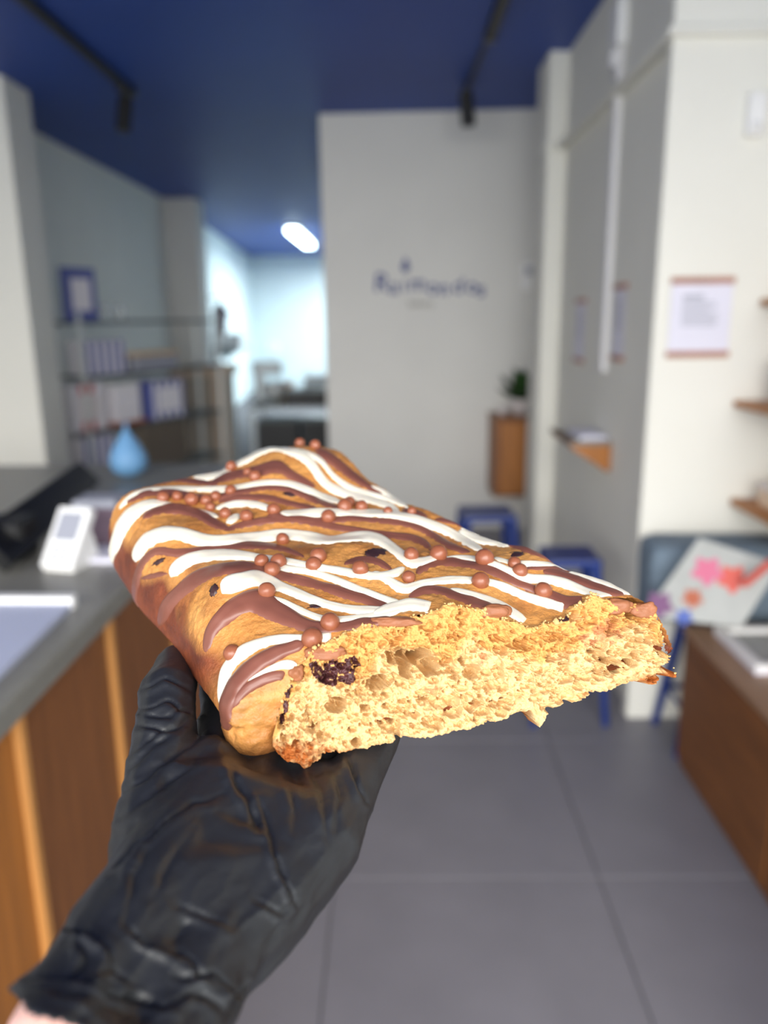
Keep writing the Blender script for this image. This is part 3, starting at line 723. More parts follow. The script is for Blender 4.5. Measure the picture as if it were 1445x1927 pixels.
ytop = np.array([(400, 1300), (425, 1275), (500, 1235), (560, 1212), (640, 1192), (680, 1180), (760, 1166), (830, 1144), (870, 1142), (930, 1157), (1000, 1180), (1060, 1164), (1100, 1138), (1150, 1124), (1190, 1124), (1300, 1130)], float)
fp = cut_pt(ytop[:, 0], ytop[:, 1]); fu, fs, fh = to_slab(fp)
def resample(pts, n):
    pts = np.array(pts, float); d = np.r_[0, np.cumsum(np.linalg.norm(np.diff(pts, axis=0), axis=1))]
    t = np.linspace(0, d[-1], n); return np.stack([np.interp(t, d, pts[:, k]) for k in range(pts.shape[1])], 1)
def smooth_line(p, it=6):
    for _ in range(it): p[1:-1] = 0.25 * p[:-2] + 0.5 * p[1:-1] + 0.25 * p[2:]
    return p
NU, NT = 170, 150
left = smooth_line(resample([(-.070, .292), (-.080, .306), (-.118, .374), (-.146, .410), (-.180, .466), (-.192, .494), (-.190, .509)], NT))
right = smooth_line(resample([(.150, .342), (.134, .359), (.108, .383), (.070, .425), (.020, .478), (-.016, .540), (-.040, .590)], NT))
back = smooth_line(resample([(-.190, .509), (-.176, .525), (-.138, .549), (-.100, .590), (-.072, .603), (-.050, .602), (-.040, .590)], NU))
front = resample([tuple(left[0]), tuple(right[0])], NU)
S = (0.5 - 0.5 * np.cos(np.linspace(0, np.pi, NU))) * 0.6 + np.linspace(0, 1, NU) * 0.4
def at_(c, t): i = np.clip(t * (len(c) - 1), 0, len(c) - 1.001); k = i.astype(int); f = (i - k)[..., None]; return c[k] * (1 - f) + c[k + 1] * f
T = np.linspace(0, 1, NT) ** 0.9
SS, TT = np.meshgrid(S, T)                                         # rows t, cols s
Lp, Rp, Fp, Bp = at_(left, TT), at_(right, TT), at_(front, SS), at_(back, SS)
s_, t_ = SS[..., None], TT[..., None]
G = (1 - s_) * Lp + s_ * Rp + (1 - t_) * Fp + t_ * Bp - ((1 - s_) * (1 - t_) * left[0] + s_ * (1 - t_) * right[0] + (1 - s_) * t_ * left[-1] + s_ * t_ * right[-1])
fr0 = front[:int(NU * .20)][::-1]
def dist_to(pl):
    dd = np.full(G.shape[:2], 9.0)
    for a, b in zip(pl[:-1], pl[1:]):
        ab = b - a; q = np.clip(((G - a) @ ab) / max(ab @ ab, 1e-12), 0, 1)
        dd = np.minimum(dd, np.linalg.norm(G - a - q[..., None] * ab, axis=-1))
    return dd
uu, ss = G[..., 0], G[..., 1]
shoulder = lambda d_, r_: (1 - np.clip(1 - d_ / r_, 0, 1) ** 2.3) ** (1 / 2.3)
dl_, dr_ = dist_to(np.concatenate([fr0, left, back])), dist_to(right)
dist = np.minimum(dl_, dr_)
prof = np.minimum(shoulder(dl_, 0.030), shoulder(dr_, 0.010))
hfront = np.interp(uu, fu, fh)
dcut = ss - (0.3187 + 0.2187 * (uu + 0.0206))
wf = np.exp(-(np.clip(dcut, 0, 9) / 0.03) ** 2)
P2 = np.stack([uu, ss, 0 * uu], -1)
pil = fbm(P2, 26, 3, 2) * 0.0030 + (1 - np.abs(vnoise(P2 + 0.004 * fbm(P2, 40, 8, 2)[..., None], 17, 11))) * 0.0035 - 0.002
def gau(px, py, r, a, h=HT):
    u0, s0 = on_h(px, py, h); return a * np.exp(-((uu - u0) ** 2 + (ss - s0) ** 2) / (2 * r * r))
hump = gau(545, 862, .034, .0125, HT + .012) + gau(250, 955, .018, .001) + gau(330, 1010, .014, .0035) + gau(440, 1110, .014, .004) + gau(700, 1040, .018, .003) + gau(900, 1080, .02, .003) - gau(640, 935, .014, .005) - gau(420, 905, .012, .004)
hint = HT + pil + hump
htop = hint * (1 - wf) + hfront * wf
yb0 = np.array([(480, 1412), (575, 1425), (650, 1405), (745, 1384), (840, 1372), (925, 1350), (1000, 1332), (1100, 1302), (1170, 1282), (1272, 1258)], float)
bu_, bs_, bh_ = to_slab(cut_pt(yb0[:, 0], yb0[:, 1]))
hbf = np.interp(uu, bu_, bh_) + 0.0035
wb = np.exp(-(np.clip(dcut, 0, 9) / 0.035) ** 2)
hb = (HB + 0.003) * (1 - wb) + hbf * wb + 0.006 * np.clip(1 - dist / 0.012, 0, 1) ** 2
hmid = hb + 0.0005
ht = hmid + (htop - hmid) * prof
Vt, Vb = slab(uu, ss, ht).reshape(-1, 3), slab(uu, ss, hb).reshape(-1, 3)
idx = np.arange(NU * NT).reshape(NT, NU); N0 = NU * NT
q = np.stack([idx[:-1, :-1], idx[:-1, 1:], idx[1:, 1:], idx[1:, :-1]], -1).reshape(-1, 4)
Fcs = [*q.tolist(), *(q[:, ::-1] + N0).tolist()]
ring = list(idx[0, :]) + list(idx[1:, -1]) + list(idx[-1, -2::-1]) + list(idx[-2:0:-1, 0])
for a, b in zip(ring, ring[1:] + ring[:1]): Fcs.append((b, a, a + N0, b + N0))
me = bpy.data.meshes.new('slab'); me.from_pydata(np.concatenate([Vt, Vb]).tolist(), [], Fcs); me.update()
# cookie-dough lobes on the rim are joined in before remeshing
bm = bmesh.new(); bm.from_mesh(me)
def lobe(px, py, z, r, sc=(1, 1, 1)):
    r0 = bmesh.ops.create_icosphere(bm, subdivisions=3, radius=r)
    for v in r0['verts']:
        c = v.co; v.co = Vector(pd(px, py, z)) + Vector(RT) * c.x * sc[0] + Vector(UP) * c.y * sc[1] + Vector(FW) * c.z * sc[2]
lobe(484, 1345, .385, .0180, (1.0, 1.16, 1.1))
lobe(455, 1275, .402, .0180, (1.05, 1.0, 1.1))
lobe(415, 1190, .432, .0150, (1.0, 1.1, 1.2))
lobe(322, 1062, .487, .0150, (1.1, .9, 1.2))
lobe(280, 1000, .525, .0165, (1.1, .9, 1.2))
bm.to_mesh(me); bm.free()
me = voxel(me, 0.0013, 5)
ybot = np.array([(512, 1400), (520, 1416), (540, 1432), (560, 1437), (575, 1446), (590, 1436), (602, 1428), (614, 1415), (650, 1412), (690, 1408), (700, 1401), (738, 1396), (746, 1386), (800, 1389), (840, 1381), (868, 1370), (888, 1369), (905, 1362), (925, 1359), (948, 1353), (964, 1345), (985, 1340), (998, 1337), (1003, 1352), (1014, 1367), (1021, 1362), (1030, 1341), (1054, 1322), (1066, 1316), (1082, 1322), (1100, 1309), (1120, 1300), (1140, 1301), (1170, 1288), (1200, 1281), (1214, 1286), (1231, 1285), (1240, 1271), (1252, 1262), (1266, 1275), (1272, 1272)], float)
ytp = np.array([(512, 1392), (520, 1362), (530, 1318), (545, 1285), (562, 1255), (582, 1232), (605, 1216), (640, 1198), (666, 1190), (682, 1178), (700, 1177), (722, 1178), (760, 1168), (800, 1156), (832, 1143), (850, 1137), (862, 1142), (880, 1140), (905, 1150), (940, 1163), (970, 1175), (1000, 1182), (1030, 1176), (1062, 1163), (1080, 1140), (1095, 1136), (1112, 1122), (1130, 1128), (1150, 1132), (1180, 1136), (1210, 1138), (1232, 1150), (1243, 1185), (1256, 1232), (1266, 1256), (1272, 1268)], float)
# break off the near end along the plane of the break; the corner lobe is left whole
bm = bmesh.new(); bm.from_mesh(me)
co = Vector(cut_pt(640, 1300)); cn = Vector(CN)
fc_ = [f_ for f_ in bm.faces]; cen = np.array([tuple(f_.calc_center_median()) for f_ in fc_])
off = (cen - np.array(co)) @ CN; xyf = projpx(cen)
yt_, yb_ = np.interp(xyf[:, 0], ytp[:, 0], ytp[:, 1]), np.interp(xyf[:, 0], ybot[:, 0], ybot[:, 1])
inside = (xyf[:, 0] > 519) & (xyf[:, 1] > yt_ + 2) & (xyf[:, 1] < yb_ + 40)
dele = ((off < -0.0004) & (xyf[:, 0] > 690)) | ((off < 0.004) & inside)
bmesh.ops.delete(bm, geom=[f_ for f_, d_ in zip(fc_, dele) if d_], context='FACES')
bm.to_mesh(me); bm.free()
V = mesh_np(me); N = normals_np(me)
lowf = np.clip((to_slab(V)[2] - (HB + 0.004)) / 0.036, 0, 1)
xyp = projpx(V)
edge_cookie = np.exp(-(((xyp[:, 0] - 470) / 75) ** 2 + ((xyp[:, 1] - 1335) / 95) ** 2) ** 2)
cook = np.clip(np.clip((lowf - 0.70) * 4.5 + 1.0 * fbm(V, 45, 21, 2), 0, 1) + edge_cookie, 0, 1)
V += N * (fbm(V, 420, 31, 3) * 0.00032 * (0.35 + cook) + np.minimum(0, fbm(V, 230, 37, 2) + .35)  * 0.0011 * cook - edge_cookie * np.abs(fbm(V, 210, 39, 3)) * 0.0012)[:, None]
set_np(me, V)
cA, cB, cC, cD = (np.array(lin(c)) for c in ((176, 116, 56), (194, 138, 74), (92, 42, 24), (120, 58, 30)))
n1 = np.clip(0.5 + 0.6 * fbm(V, 60, 41, 3), 0, 1)[:, None]; n2 = np.clip(0.5 + 0.7 * fbm(V, 90, 43, 3), 0, 1)[:, None]
colv = (cA * (1 - n1) + cB * n1) * cook[:, None] + (cC * (1 - n2) + cD * n2) * (1 - cook[:, None])
colv *= (1 - 0.22 * edge_cookie * (0.6 + fbm(V, 130, 45, 2)))[:, None]
def vcol(me, c, name='tone'):
    at = me.color_attributes.new(name, 'FLOAT_COLOR', 'POINT')
    at.data.foreach_set('color', np.concatenate([np.clip(c, 0, 1), np.ones((len(c), 1))], 1).ravel())
vcol(me, colv)
M_CRUST = mat('baked_crust', (200, 140, 70), 0.5, 0.16, 260, 0.35, 700, attr='tone', sss=0.05, spec=0.45)
M_CRUMB = mat('crumb', (244, 214, 150), 0.8, 0.08, 420, 0.35, 900, attr='tone', sss=0.10, spec=0.2)
M_WHITE = mat('white_chocolate', (222, 214, 195), 0.32, 0.015, 60, 0.05, 160, sss=0.15, spec=0.4)
M_MILK = mat('milk_chocolate', (116, 70, 57), 0.36, 0.05, 70, 0.06, 160, spec=0.4)
M_PEARL = mat('chocolate_pearl', (132, 76, 52), 0.34, 0.06, 200, 0.05, 400, spec=0.45)
M_DARK = mat('dark_berry_and_gap_shade', (74, 36, 36), 0.5, 0.35, 300, 0.4, 500)  # berry colour, also used for the painted shade in the gap
M_CHIP = mat('dark_chocolate_chip', (56, 34, 34), 0.42, 0.3, 200, 0.2, 400)
ctr = slab(0.0, .44, HB)
PASTRY = thing('filled_pastry', tuple(ctr), 'broken slab of pastry drizzled with white and milk chocolate, held on the glove', 'pastry')
crust = link('crust', me, M_CRUST, PASTRY, True)

def bvh_of(me):
    V = [Vector(v) for v in mesh_np(me)]
    return BVHTree.FromPolygons(V, [tuple(p.vertices) for p in me.polygons])
BV = bvh_of(me)
C0v = Vector(CAM)
def surf(px, py, zguess=None):
    d = Vector(rayd(px, py)); d.normalize()
    h = BV.ray_cast(C0v, d)
    if h[0] is not None: return np.array(h[0]), np.array(h[1])
    # the sight line passes just beside the slab: take the place on the slab nearest to it
    zs = np.arange(zguess - 0.02, zguess + 0.021, 0.004) if zguess else np.arange(0.33, 0.64, 0.008)
    h = min((BV.find_nearest(Vector(pd(px, py, z))) for z in zs), key=lambda q: q[3])
    return np.array(h[0]), np.array(h[1])

# ---- crumb: the broken face, real pits and holes
NX, NY = 600, 230
xs_ = np.linspace(513, 1271.5, NX)
jag = fbm(np.stack([xs_, 0 * xs_, 0 * xs_], -1), 0.09, 51, 3)
yt = np.interp(xs_, ytp[:, 0], ytp[:, 1]) - 1.5 + 3.2 * jag
yb = np.interp(xs_, ybot[:, 0], ybot[:, 1]) + 2.4 * fbm(np.stack([xs_, 9 + 0 * xs_, 0 * xs_], -1), 0.1, 52, 3)
yb = np.maximum(yb, yt + 2)
J = np.linspace(0, 1, NY)[:, None]
PX = np.broadcast_to(xs_, (NY, NX)); PY = yt * (1 - J) + yb * J
Pc = cut_pt(PX, PY)
Q = np.stack([PX, PY, 0 * PX], -1)
mm = 0.001
depth = np.zeros((NY, NX))                                          # + into the bread
depth -= fbm(Q, 1 / 55., 61, 3) * 1.5 * mm
depth -= np.abs(fbm(Q, 1 / 13., 65, 3)) * 1.7 * mm
depth += fbm(Q, 1 / 4.6, 68, 2) * 0.50 * mm
fr = (PY - yt) / np.maximum(yb - yt, 1)
def pit(x, y, rx, ry, dp, hard=3.0, warp=0.35):
    global depth
    x0, x1 = np.searchsorted(xs_, (x - rx * 2, x + rx * 2)); sl = (slice(None), slice(x0, x1))
    if x1 <= x0: return
    w = 1 + warp * fbm(Q[sl], 1.4 / (rx + ry), int(x * 7 + y) % 97, 2)
    r2 = np.sqrt(((PX[sl] - x) / rx) ** 2 + ((PY[sl] - y) / ry) ** 2) * w
    k = np.clip(1.12 - r2, 0, 1.12) / 1.12
    depth[sl] = np.maximum(depth[sl], -9) + 1.45 * dp * (1 - (1 - k) ** hard) - dp * 0.12 * np.exp(-((r2 - 1.2) / 0.16) ** 2)
BIG = [(760, 1246, 15, 23, 15), (790, 1236, 21, 15, 19), (808, 1254, 18, 14, 13), (736, 1238, 9, 13, 11), (712, 1282, 18, 17, 12), (833, 1244, 13, 9, 5), (886, 1264, 19, 14, 5), (970, 1213, 11, 9, 4), (946, 1224, 8, 8, 4), (846, 1339, 13, 11, 5), (881, 1328, 13, 8, 4.5), (941, 1341, 10, 7, 4), (897, 1293, 10, 5, 3.5), (801, 1315, 11, 6, 3.5), (782, 1344, 9, 7, 3.5), (800, 1359, 8, 5, 3), (726, 1328, 7, 6, 3.5), (684, 1332, 6, 6, 3), (935, 1266, 9, 13, 4), (861, 1308, 11, 5, 3), (634, 1325, 18, 14, 10), (683, 1301, 13, 9, 4.5), (672, 1318, 6, 6, 3), (686, 1332, 7, 7, 3.5), (578, 1353, 20, 6, 3), (612, 1350, 12, 5, 2.5), (1069, 1222, 10, 7, 4), (1062, 1250, 9, 5, 3.5), (1015, 1262, 8, 6, 3.5), (1150, 1244, 12, 9, 4), (1193, 1231, 9, 9, 3.5), (1108, 1239, 6, 7, 3), (1013, 1288, 7, 4, 2.5), (1040, 1233, 15, 10, 3), (660, 1372, 9, 5, 3), (735, 1360, 8, 6, 3), (1100, 1275, 9, 5, 3), (1180, 1215, 8, 6, 3)]
for (x, y, rx_, ry_, dp) in BIG: pit(x, y, rx_, ry_, dp * mm)
for k in range(760):
    x = rng.uniform(520, 1265); f_ = rng.uniform(0.22, 0.97) if rng.random() < .8 else rng.uniform(.05, .25)
    i = min(NX - 1, int((x - 513) / 758.5 * NX)); y = yt[i] + f_ * (yb[i] - yt[i])
    r_ = rng.gamma(2.2, 1.35) + 1.8
    pit(x, y, r_ * rng.uniform(.9, 1.6), r_ * rng.uniform(.7, 1.1), min(3.4, 0.34 * r_ + .3) * mm, 2.4, .72)
edge = np.minimum(np.minimum(PY - yt, yb - PY), np.minimum(PX - 513, 1271.5 - PX)) 
depth += 1.7 * mm * np.exp(-np.clip(edge, 0, 99) / 5.0) * 1.0
depth -= 1.2 * mm
Vc = Pc + depth[..., None] * CN
# tones: golden cookie layer above, pale bread below, toasted base
pale, gold, toast, rosy = (np.array(lin(c)) for c in ((207, 173, 122), (198, 149, 86), (154, 84, 35), (176, 110, 76)))
cookw = np.clip((0.40 - fr) * 6 + 1.2 * fbm(Q, 1 / 40., 71, 2), 0, 1)[..., None]
cc = pale * (1 - cookw) + gold * cookw
toastw = np.clip(1 - (yb - PY) / 9.0 + 0.6 * fbm(Q, 1 / 14., 73, 2), 0, 1) * np.clip((700 - PX) / 60, 0.30, 1) * (1 - ((PX > 990) & (PX < 1035)))
toastw = np.maximum(toastw, np.clip(1.5 - np.hypot((PX - 556) / 44, (PY - 1420) / 26) + .5 * fbm(Q, 1 / 9., 74, 2), 0, 1))
toastw = np.maximum(toastw, np.clip(1.4 - np.hypot((PX - 1222) / 26, (PY - 1279) / 11) + .4 * fbm(Q, 1 / 9., 75, 2), 0, 1))
toastw = np.maximum(toastw, np.clip(1.3 - (1270 - PX + (PY - 1262) * -.2) / 14, 0, 1) * (PY > 1180))
cc = cc * (1 - toastw[..., None]) + toast * toastw[..., None]
rw = np.clip(1.2 - np.hypot((PX - 1130) / 36, (PY - 1190) / 22) + .8 * fbm(Q, 1 / 10., 76, 2), 0, .8)
rw = np.maximum(rw, np.clip(1.1 - np.hypot((PX - 815) / 12, (PY - 1300) / 12) + .8 * fbm(Q, 1 / 8., 77, 2), 0, .6))
rw = np.maximum(rw, np.clip(1.1 - np.hypot((PX - 905) / 14, (PY - 1237) / 10) + .8 * fbm(Q, 1 / 8., 78, 2), 0, .6))
cc = cc * (1 - rw[..., None]) + rosy * rw[..., None]
fleck = (vnoise(Q, 1 / 3.2, 81) > .93) & (vnoise(Q, 1 / 30., 82) > .05)
cc = np.where(fleck[..., None], np.array(lin((150, 96, 66))), cc)
idc = np.arange(NX * NY).reshape(NY, NX)
# skirt going back into the slab so that the face joins the crust
bord = list(idc[0, :]) + list(idc[1:, -1]) + list(idc[-1, -2::-1]) + list(idc[-2:0:-1, 0])
Vf = Vc.reshape(-1, 3); Cf = cc.reshape(-1, 3)
inward = cut_pt(np.array([890.]), np.array([1270.]))[0]
sk1 = Vf[bord] + CN * 0.004 + (inward - Vf[bord]) * 0.004; sk2 = Vf[bord] + CN * 0.011 + (inward - Vf[bord]) * 0.05
nb0 = len(Vf); nbn = len(bord)
Vall = np.concatenate([Vf, sk1, sk2]); Call = np.concatenate([Cf, Cf[bord] * 0.5 + toast * .5, np.repeat(toast[None], nbn, 0)])
quads = np.stack([idc[:-1, :-1], idc[1:, :-1], idc[1:, 1:], idc[:-1, 1:]], -1).reshape(-1, 4)
bx_, by_ = PX[:-1, :-1].ravel(), PY[:-1, :-1].ravel()
berry = (np.hypot((bx_ - 632) / 46, (by_ - 1263) / 27) + 0.4 * fbm(np.stack([bx_, by_, 0 * bx_], -1), 1 / 16., 91, 2)) < 0.86
berry |= (np.hypot((bx_ - 662) / 16, (by_ - 1248) / 17) + 0.3 * fbm(np.stack([bx_, by_, 0 * bx_], -1), 1 / 9., 92, 2)) < 0.8
chipm = (np.hypot((bx_ - 1058) / 17, (by_ - 1166) / 7) + 0.4 * fbm(np.stack([bx_, by_, 0 * bx_], -1), 1 / 8., 93, 2)) < 0.8
gap_shade = (np.hypot((bx_ - 541 + (by_ - 1310) * .25) / 7, (by_ - 1325) / 44) + 0.7 * fbm(np.stack([bx_, by_, 0 * bx_], -1), 1 / 10., 94, 2)) < 0.72  # gap between corner lobe and crumb, its shade painted as a dark strip
speck = berry & (vnoise(np.stack([bx_, by_, 0 * bx_], -1), 1 / 4.5, 95) > .58) & (by_ > 1230)
berry &= ~speck; chipm &= ~berry; gap_shade &= ~berry & ~chipm
sq = []
for k in range(nbn):
    a, b = k, (k + 1) % nbn
    sq.append((bord[a], bord[b], nb0 + b, nb0 + a)); sq.append((nb0 + a, nb0 + b, nb0 + nbn + b, nb0 + nbn + a))
def submesh(name, qs, m):
    used, inv = np.unique(np.array(qs).ravel(), return_inverse=True)
    me = bpy.data.meshes.new(name); me.from_pydata(Vall[used].tolist(), [], inv.reshape(-1, 4).tolist()); me.update(); vcol(me, Call[used])
    return link(name, me, m, PASTRY, True)
submesh('crumb', np.concatenate([quads[~(berry | chipm | gap_shade)], np.array(sq)]), M_CRUMB)
submesh('berry_filling', quads[berry], M_DARK)
submesh('painted_gap_shade', quads[gap_shade], M_DARK)
submesh('chocolate_chip', quads[chipm], M_CHIP)

# ---- icing: ribbons of set chocolate lying on the crust
def spline(pts, n):
    pts = np.array(pts, float); m = len(pts)
    d = np.r_[0, np.cumsum(np.linalg.norm(np.diff(pts[:, :2], axis=0), axis=1))]
    tan = np.gradient(pts, d, axis=0); out = []
    for t in np.linspace(0, d[-1], n):
        k = min(max(np.searchsorted(d, t) - 1, 0), m - 2); h = d[k + 1] - d[k]; x = (t - d[k]) / h
        out.append((2 * x**3 - 3 * x**2 + 1) * pts[k] + (x**3 - 2 * x**2 + x) * h * tan[k] + (-2 * x**3 + 3 * x**2) * pts[k + 1] + (x**3 - x**2) * h * tan[k + 1])
    return np.array(out), d[-1]
def ribbon(name, pts, hw, m, thick=0.0020, lift=0.0, k=[0]):
    k[0] += 1
    hw = hw if isinstance(hw, (list, tuple)) else [hw] * len(pts)
    hw = list(hw) + [hw[-1]] * (len(pts) - len(hw))
    P, L = spline([(x, y, w) for (x, y), w in zip(pts, hw)], max(10, int(sum(np.hypot(np.diff([p[0] for p in pts]), np.diff([p[1] for p in pts]))) / 5)))
    n = len(P); tg = np.gradient(P[:, :2], axis=0); tg /= np.linalg.norm(tg, axis=1)[:, None] + 1e-9
    nm = np.stack([-tg[:, 1], tg[:, 0]], 1)
    s = np.linspace(0, L, n)
    wig = 1 + 0.10 * fbm(np.stack([s / 26, 0 * s + k[0], 0 * s], -1), 1, 101, 2)
    tip = np.minimum(np.sqrt(np.clip(s / (1.1 * P[0, 2] + 1), 0, 1)), np.sqrt(np.clip((L - s) / (1.1 * P[-1, 2] + 1), 0, 1)))
    tip = np.maximum(np.sin(tip * np.pi / 2), 0.12)
    w = np.maximum(P[:, 2], 1.5) * wig * tip
    NQ = 13; qs = np.sin(np.linspace(-np.pi / 2, np.pi / 2, NQ))
    pos = np.zeros((n, NQ, 3)); nor = np.zeros((n, NQ, 3))
    zlast = None
    for i in range(n):
        zg = zlast
        for j in [6, 5, 4, 3, 2, 1, 0, 7, 8, 9, 10, 11, 12]:
            if j == 7: zg = zc0
            p, nn_ = surf(P[i, 0] + nm[i, 0] * w[i] * qs[j], P[i, 1] + nm[i, 1] * w[i] * qs[j], zg)
            z = (p - CAM) @ FW
            if j != 6 and zg is not None and abs(z - zg) > 0.02 + 0.01:           # do not jump across a hollow
                h_ = BV.find_nearest(Vector(pd(P[i, 0] + nm[i, 0] * w[i] * qs[j], P[i, 1] + nm[i, 1] * w[i] * qs[j], zg))); p, nn_ = np.array(h_[0]), np.array(h_[1]); z = (p - CAM) @ FW
            if j == 6: zc0 = z; zlast = z
            zg = z
            pos[i, j] = p; nor[i, j] = nn_
    lim = (3.2 * w * ((pos[:, 6] - CAM) @ FW) / F + 0.001)[:, None, None]
    dv = pos - pos[:, 6:7]; ln = np.linalg.norm(dv, axis=-1, keepdims=True) + 1e-9
    pos = pos[:, 6:7] + dv * np.minimum(1, lim / ln)
    for _ in range(3):
        for A_ in (pos, nor):
            A_[1:-1] = 0.25 * A_[:-2] + 0.5 * A_[1:-1] + 0.25 * A_[2:]
            A_[:, 1:-1] = 0.25 * A_[:, :-2] + 0.5 * A_[:, 1:-1] + 0.25 * A_[:, 2:]
    nor /= np.linalg.norm(nor, axis=-1, keepdims=True) + 1e-9
    wm = w * ((pos[:, 6] - CAM) @ FW) / F
    tk = np.minimum(thick, wm * 0.55) * (0.5 + 0.5 * tip)
    und = 1 + 0.22 * fbm(np.stack([s / 40, 0 * s + k[0], 3 + 0 * s], -1), 1, 103, 2)
    hp = np.clip(1 - np.abs(qs) ** 2.6, 0, 1) ** 0.55
    groove = 1 - 0.13 * np.exp(-((qs - 0.25 * np.sin(k[0])) / 0.16) ** 2)
    hgt = (tk * und)[:, None] * hp * groove + lift * (hp > 0) - 0.0004
    V = pos + nor * hgt[..., None]
    # soft folds left by the piping
    idr = np.arange(n * NQ).reshape(n, NQ)
    q = np.stack([idr[:-1, :-1], idr[:-1, 1:], idr[1:, 1:], idr[1:, :-1]], -1).reshape(-1, 4)
    # underside so that the ribbon is a closed body
    Vu = pos - nor * 0.0008
    nv = n * NQ; rg = list(idr[0, :]) + list(idr[1:, -1]) + list(idr[-1, -2::-1]) + list(idr[-2:0:-1, 0])
    fc = q.tolist() + (q[:, ::-1] + nv).tolist() + [(b, a, a + nv, b + nv) for a, b in zip(rg, rg[1:] + rg[:1])]
    return from_np(name, np.concatenate([V.reshape(-1, 3), Vu.reshape(-1, 3)]), fc, m, PASTRY, True)

MILK = [
 ([(591, 846), (610, 856), (635, 873), (663, 895), (691, 914), (722, 934)], [8, 10, 10, 9, 7, 5]),
 ([(755, 959), (782, 967), (806, 973)], [8, 8, 5]),
 ([(392, 914), (428, 897), (455, 891), (491, 885), (525, 878), (544, 891), (572, 905), (596, 917)], [7, 9, 9, 12, 13, 10, 8, 4]),
 ([(284, 908), (329, 902), (367, 906), (405, 911)], [5, 6, 6, 5]),
 ([(236, 946), (271, 930), (313, 926), (359, 934), (404, 937), (446, 927), (491, 918), (537, 920), (574, 933), (604, 945), (640, 957)], [6, 8, 8, 8, 7, 7, 6, 6, 7, 7, 5]),
 ([(408, 944), (462, 936), (504, 937), (545, 947), (598, 958)], [5, 7, 7, 6, 5]),
 ([(267, 977), (288, 963), (317, 957), (350, 960), (379, 970), (404, 985), (432, 995)], [7, 9, 10, 10, 10, 9, 6]),
 ([(418, 999), (454, 988), (496, 980), (537, 977), (599, 985), (638, 993), (677, 998), (710, 1003), (743, 1008), (775, 1012), (801, 1023), (813, 1038)], [5, 7, 7, 7, 7, 7, 6, 6, 7, 8, 7, 5]),
 ([(500, 970), (545, 974), (590, 979), (633, 978), (663, 975), (699, 978), (732, 981), (765, 986), (797, 997), (823, 1012), (849, 1028), (887, 1040)], [5, 8, 8, 7, 6, 6, 6, 6, 7, 7, 7, 6]),
 ([(252, 1150), (254, 1107), (270, 1056), (290, 1038), (334, 1041), (367, 1037), (412, 1029), (471, 1026), (512, 1028), (545, 1036), (576, 1050)], [5, 7, 8, 8, 9, 7, 7, 8, 7, 6, 4]),
 ([(300, 1180), (317, 1136), (346, 1107), (379, 1083), (421, 1071), (462, 1067), (495, 1072), (533, 1084), (579, 1095), (620, 1107), (662, 1121), (703, 1132), (736, 1143)], [8, 14, 15, 16, 14, 11, 10, 10, 10, 10, 10, 9, 6]),
 ([(262, 1090), (290, 1083), (318, 1078)], [4, 6, 5]),
 ([(386, 1230), (397, 1188), (424, 1158), (450, 1138), (479, 1130), (512, 1145), (545, 1162), (579, 1178), (612, 1181), (649, 1178), (703, 1170), (742, 1165)], [7, 12, 17, 21, 25, 24, 18, 13, 11, 11, 11, 8]),
 ([(429, 1376), (424, 1338), (437, 1298), (462, 1265), (496, 1241), (533, 1224), (574, 1210)], [11, 13, 15, 16, 15, 14, 11]),
 ([(434, 1334), (462, 1298), (496, 1279), (529, 1271), (548, 1282)], [9, 11, 12, 11, 8]),
 ([(767, 1124), (790, 1113), (820, 1109), (857, 1121), (887, 1132), (915, 1144), (948, 1160)], [5, 9, 9, 9, 10, 12, 11]),
 ([(782, 1080), (801, 1064), (827, 1057), (868, 1059), (909, 1068), (943, 1081), (977, 1098), (1006, 1109), (1036, 1121), (1066, 1134), (1092, 1132), (1130, 1124)], [7, 10, 10, 9, 9, 9, 9, 9, 11, 13, 12, 8]),
 ([(985, 1070), (1025, 1068), (1059, 1070), (1108, 1073)], [5, 6, 6, 5]),
 ([(1020, 1073), (1066, 1084), (1104, 1098), (1141, 1111), (1176, 1119)], [7, 9, 9, 9, 6]),
 ([(930, 1008), (969, 1023), (999, 1036), (1029, 1046), (1060, 1058)], [7, 8, 8, 8, 5]),
 ([(816, 977), (849, 980), (880, 991)], [5, 7, 5]),
 ([(645, 1062), (678, 1052), (711, 1057), (740, 1075)], [5, 7, 7, 5]),
]
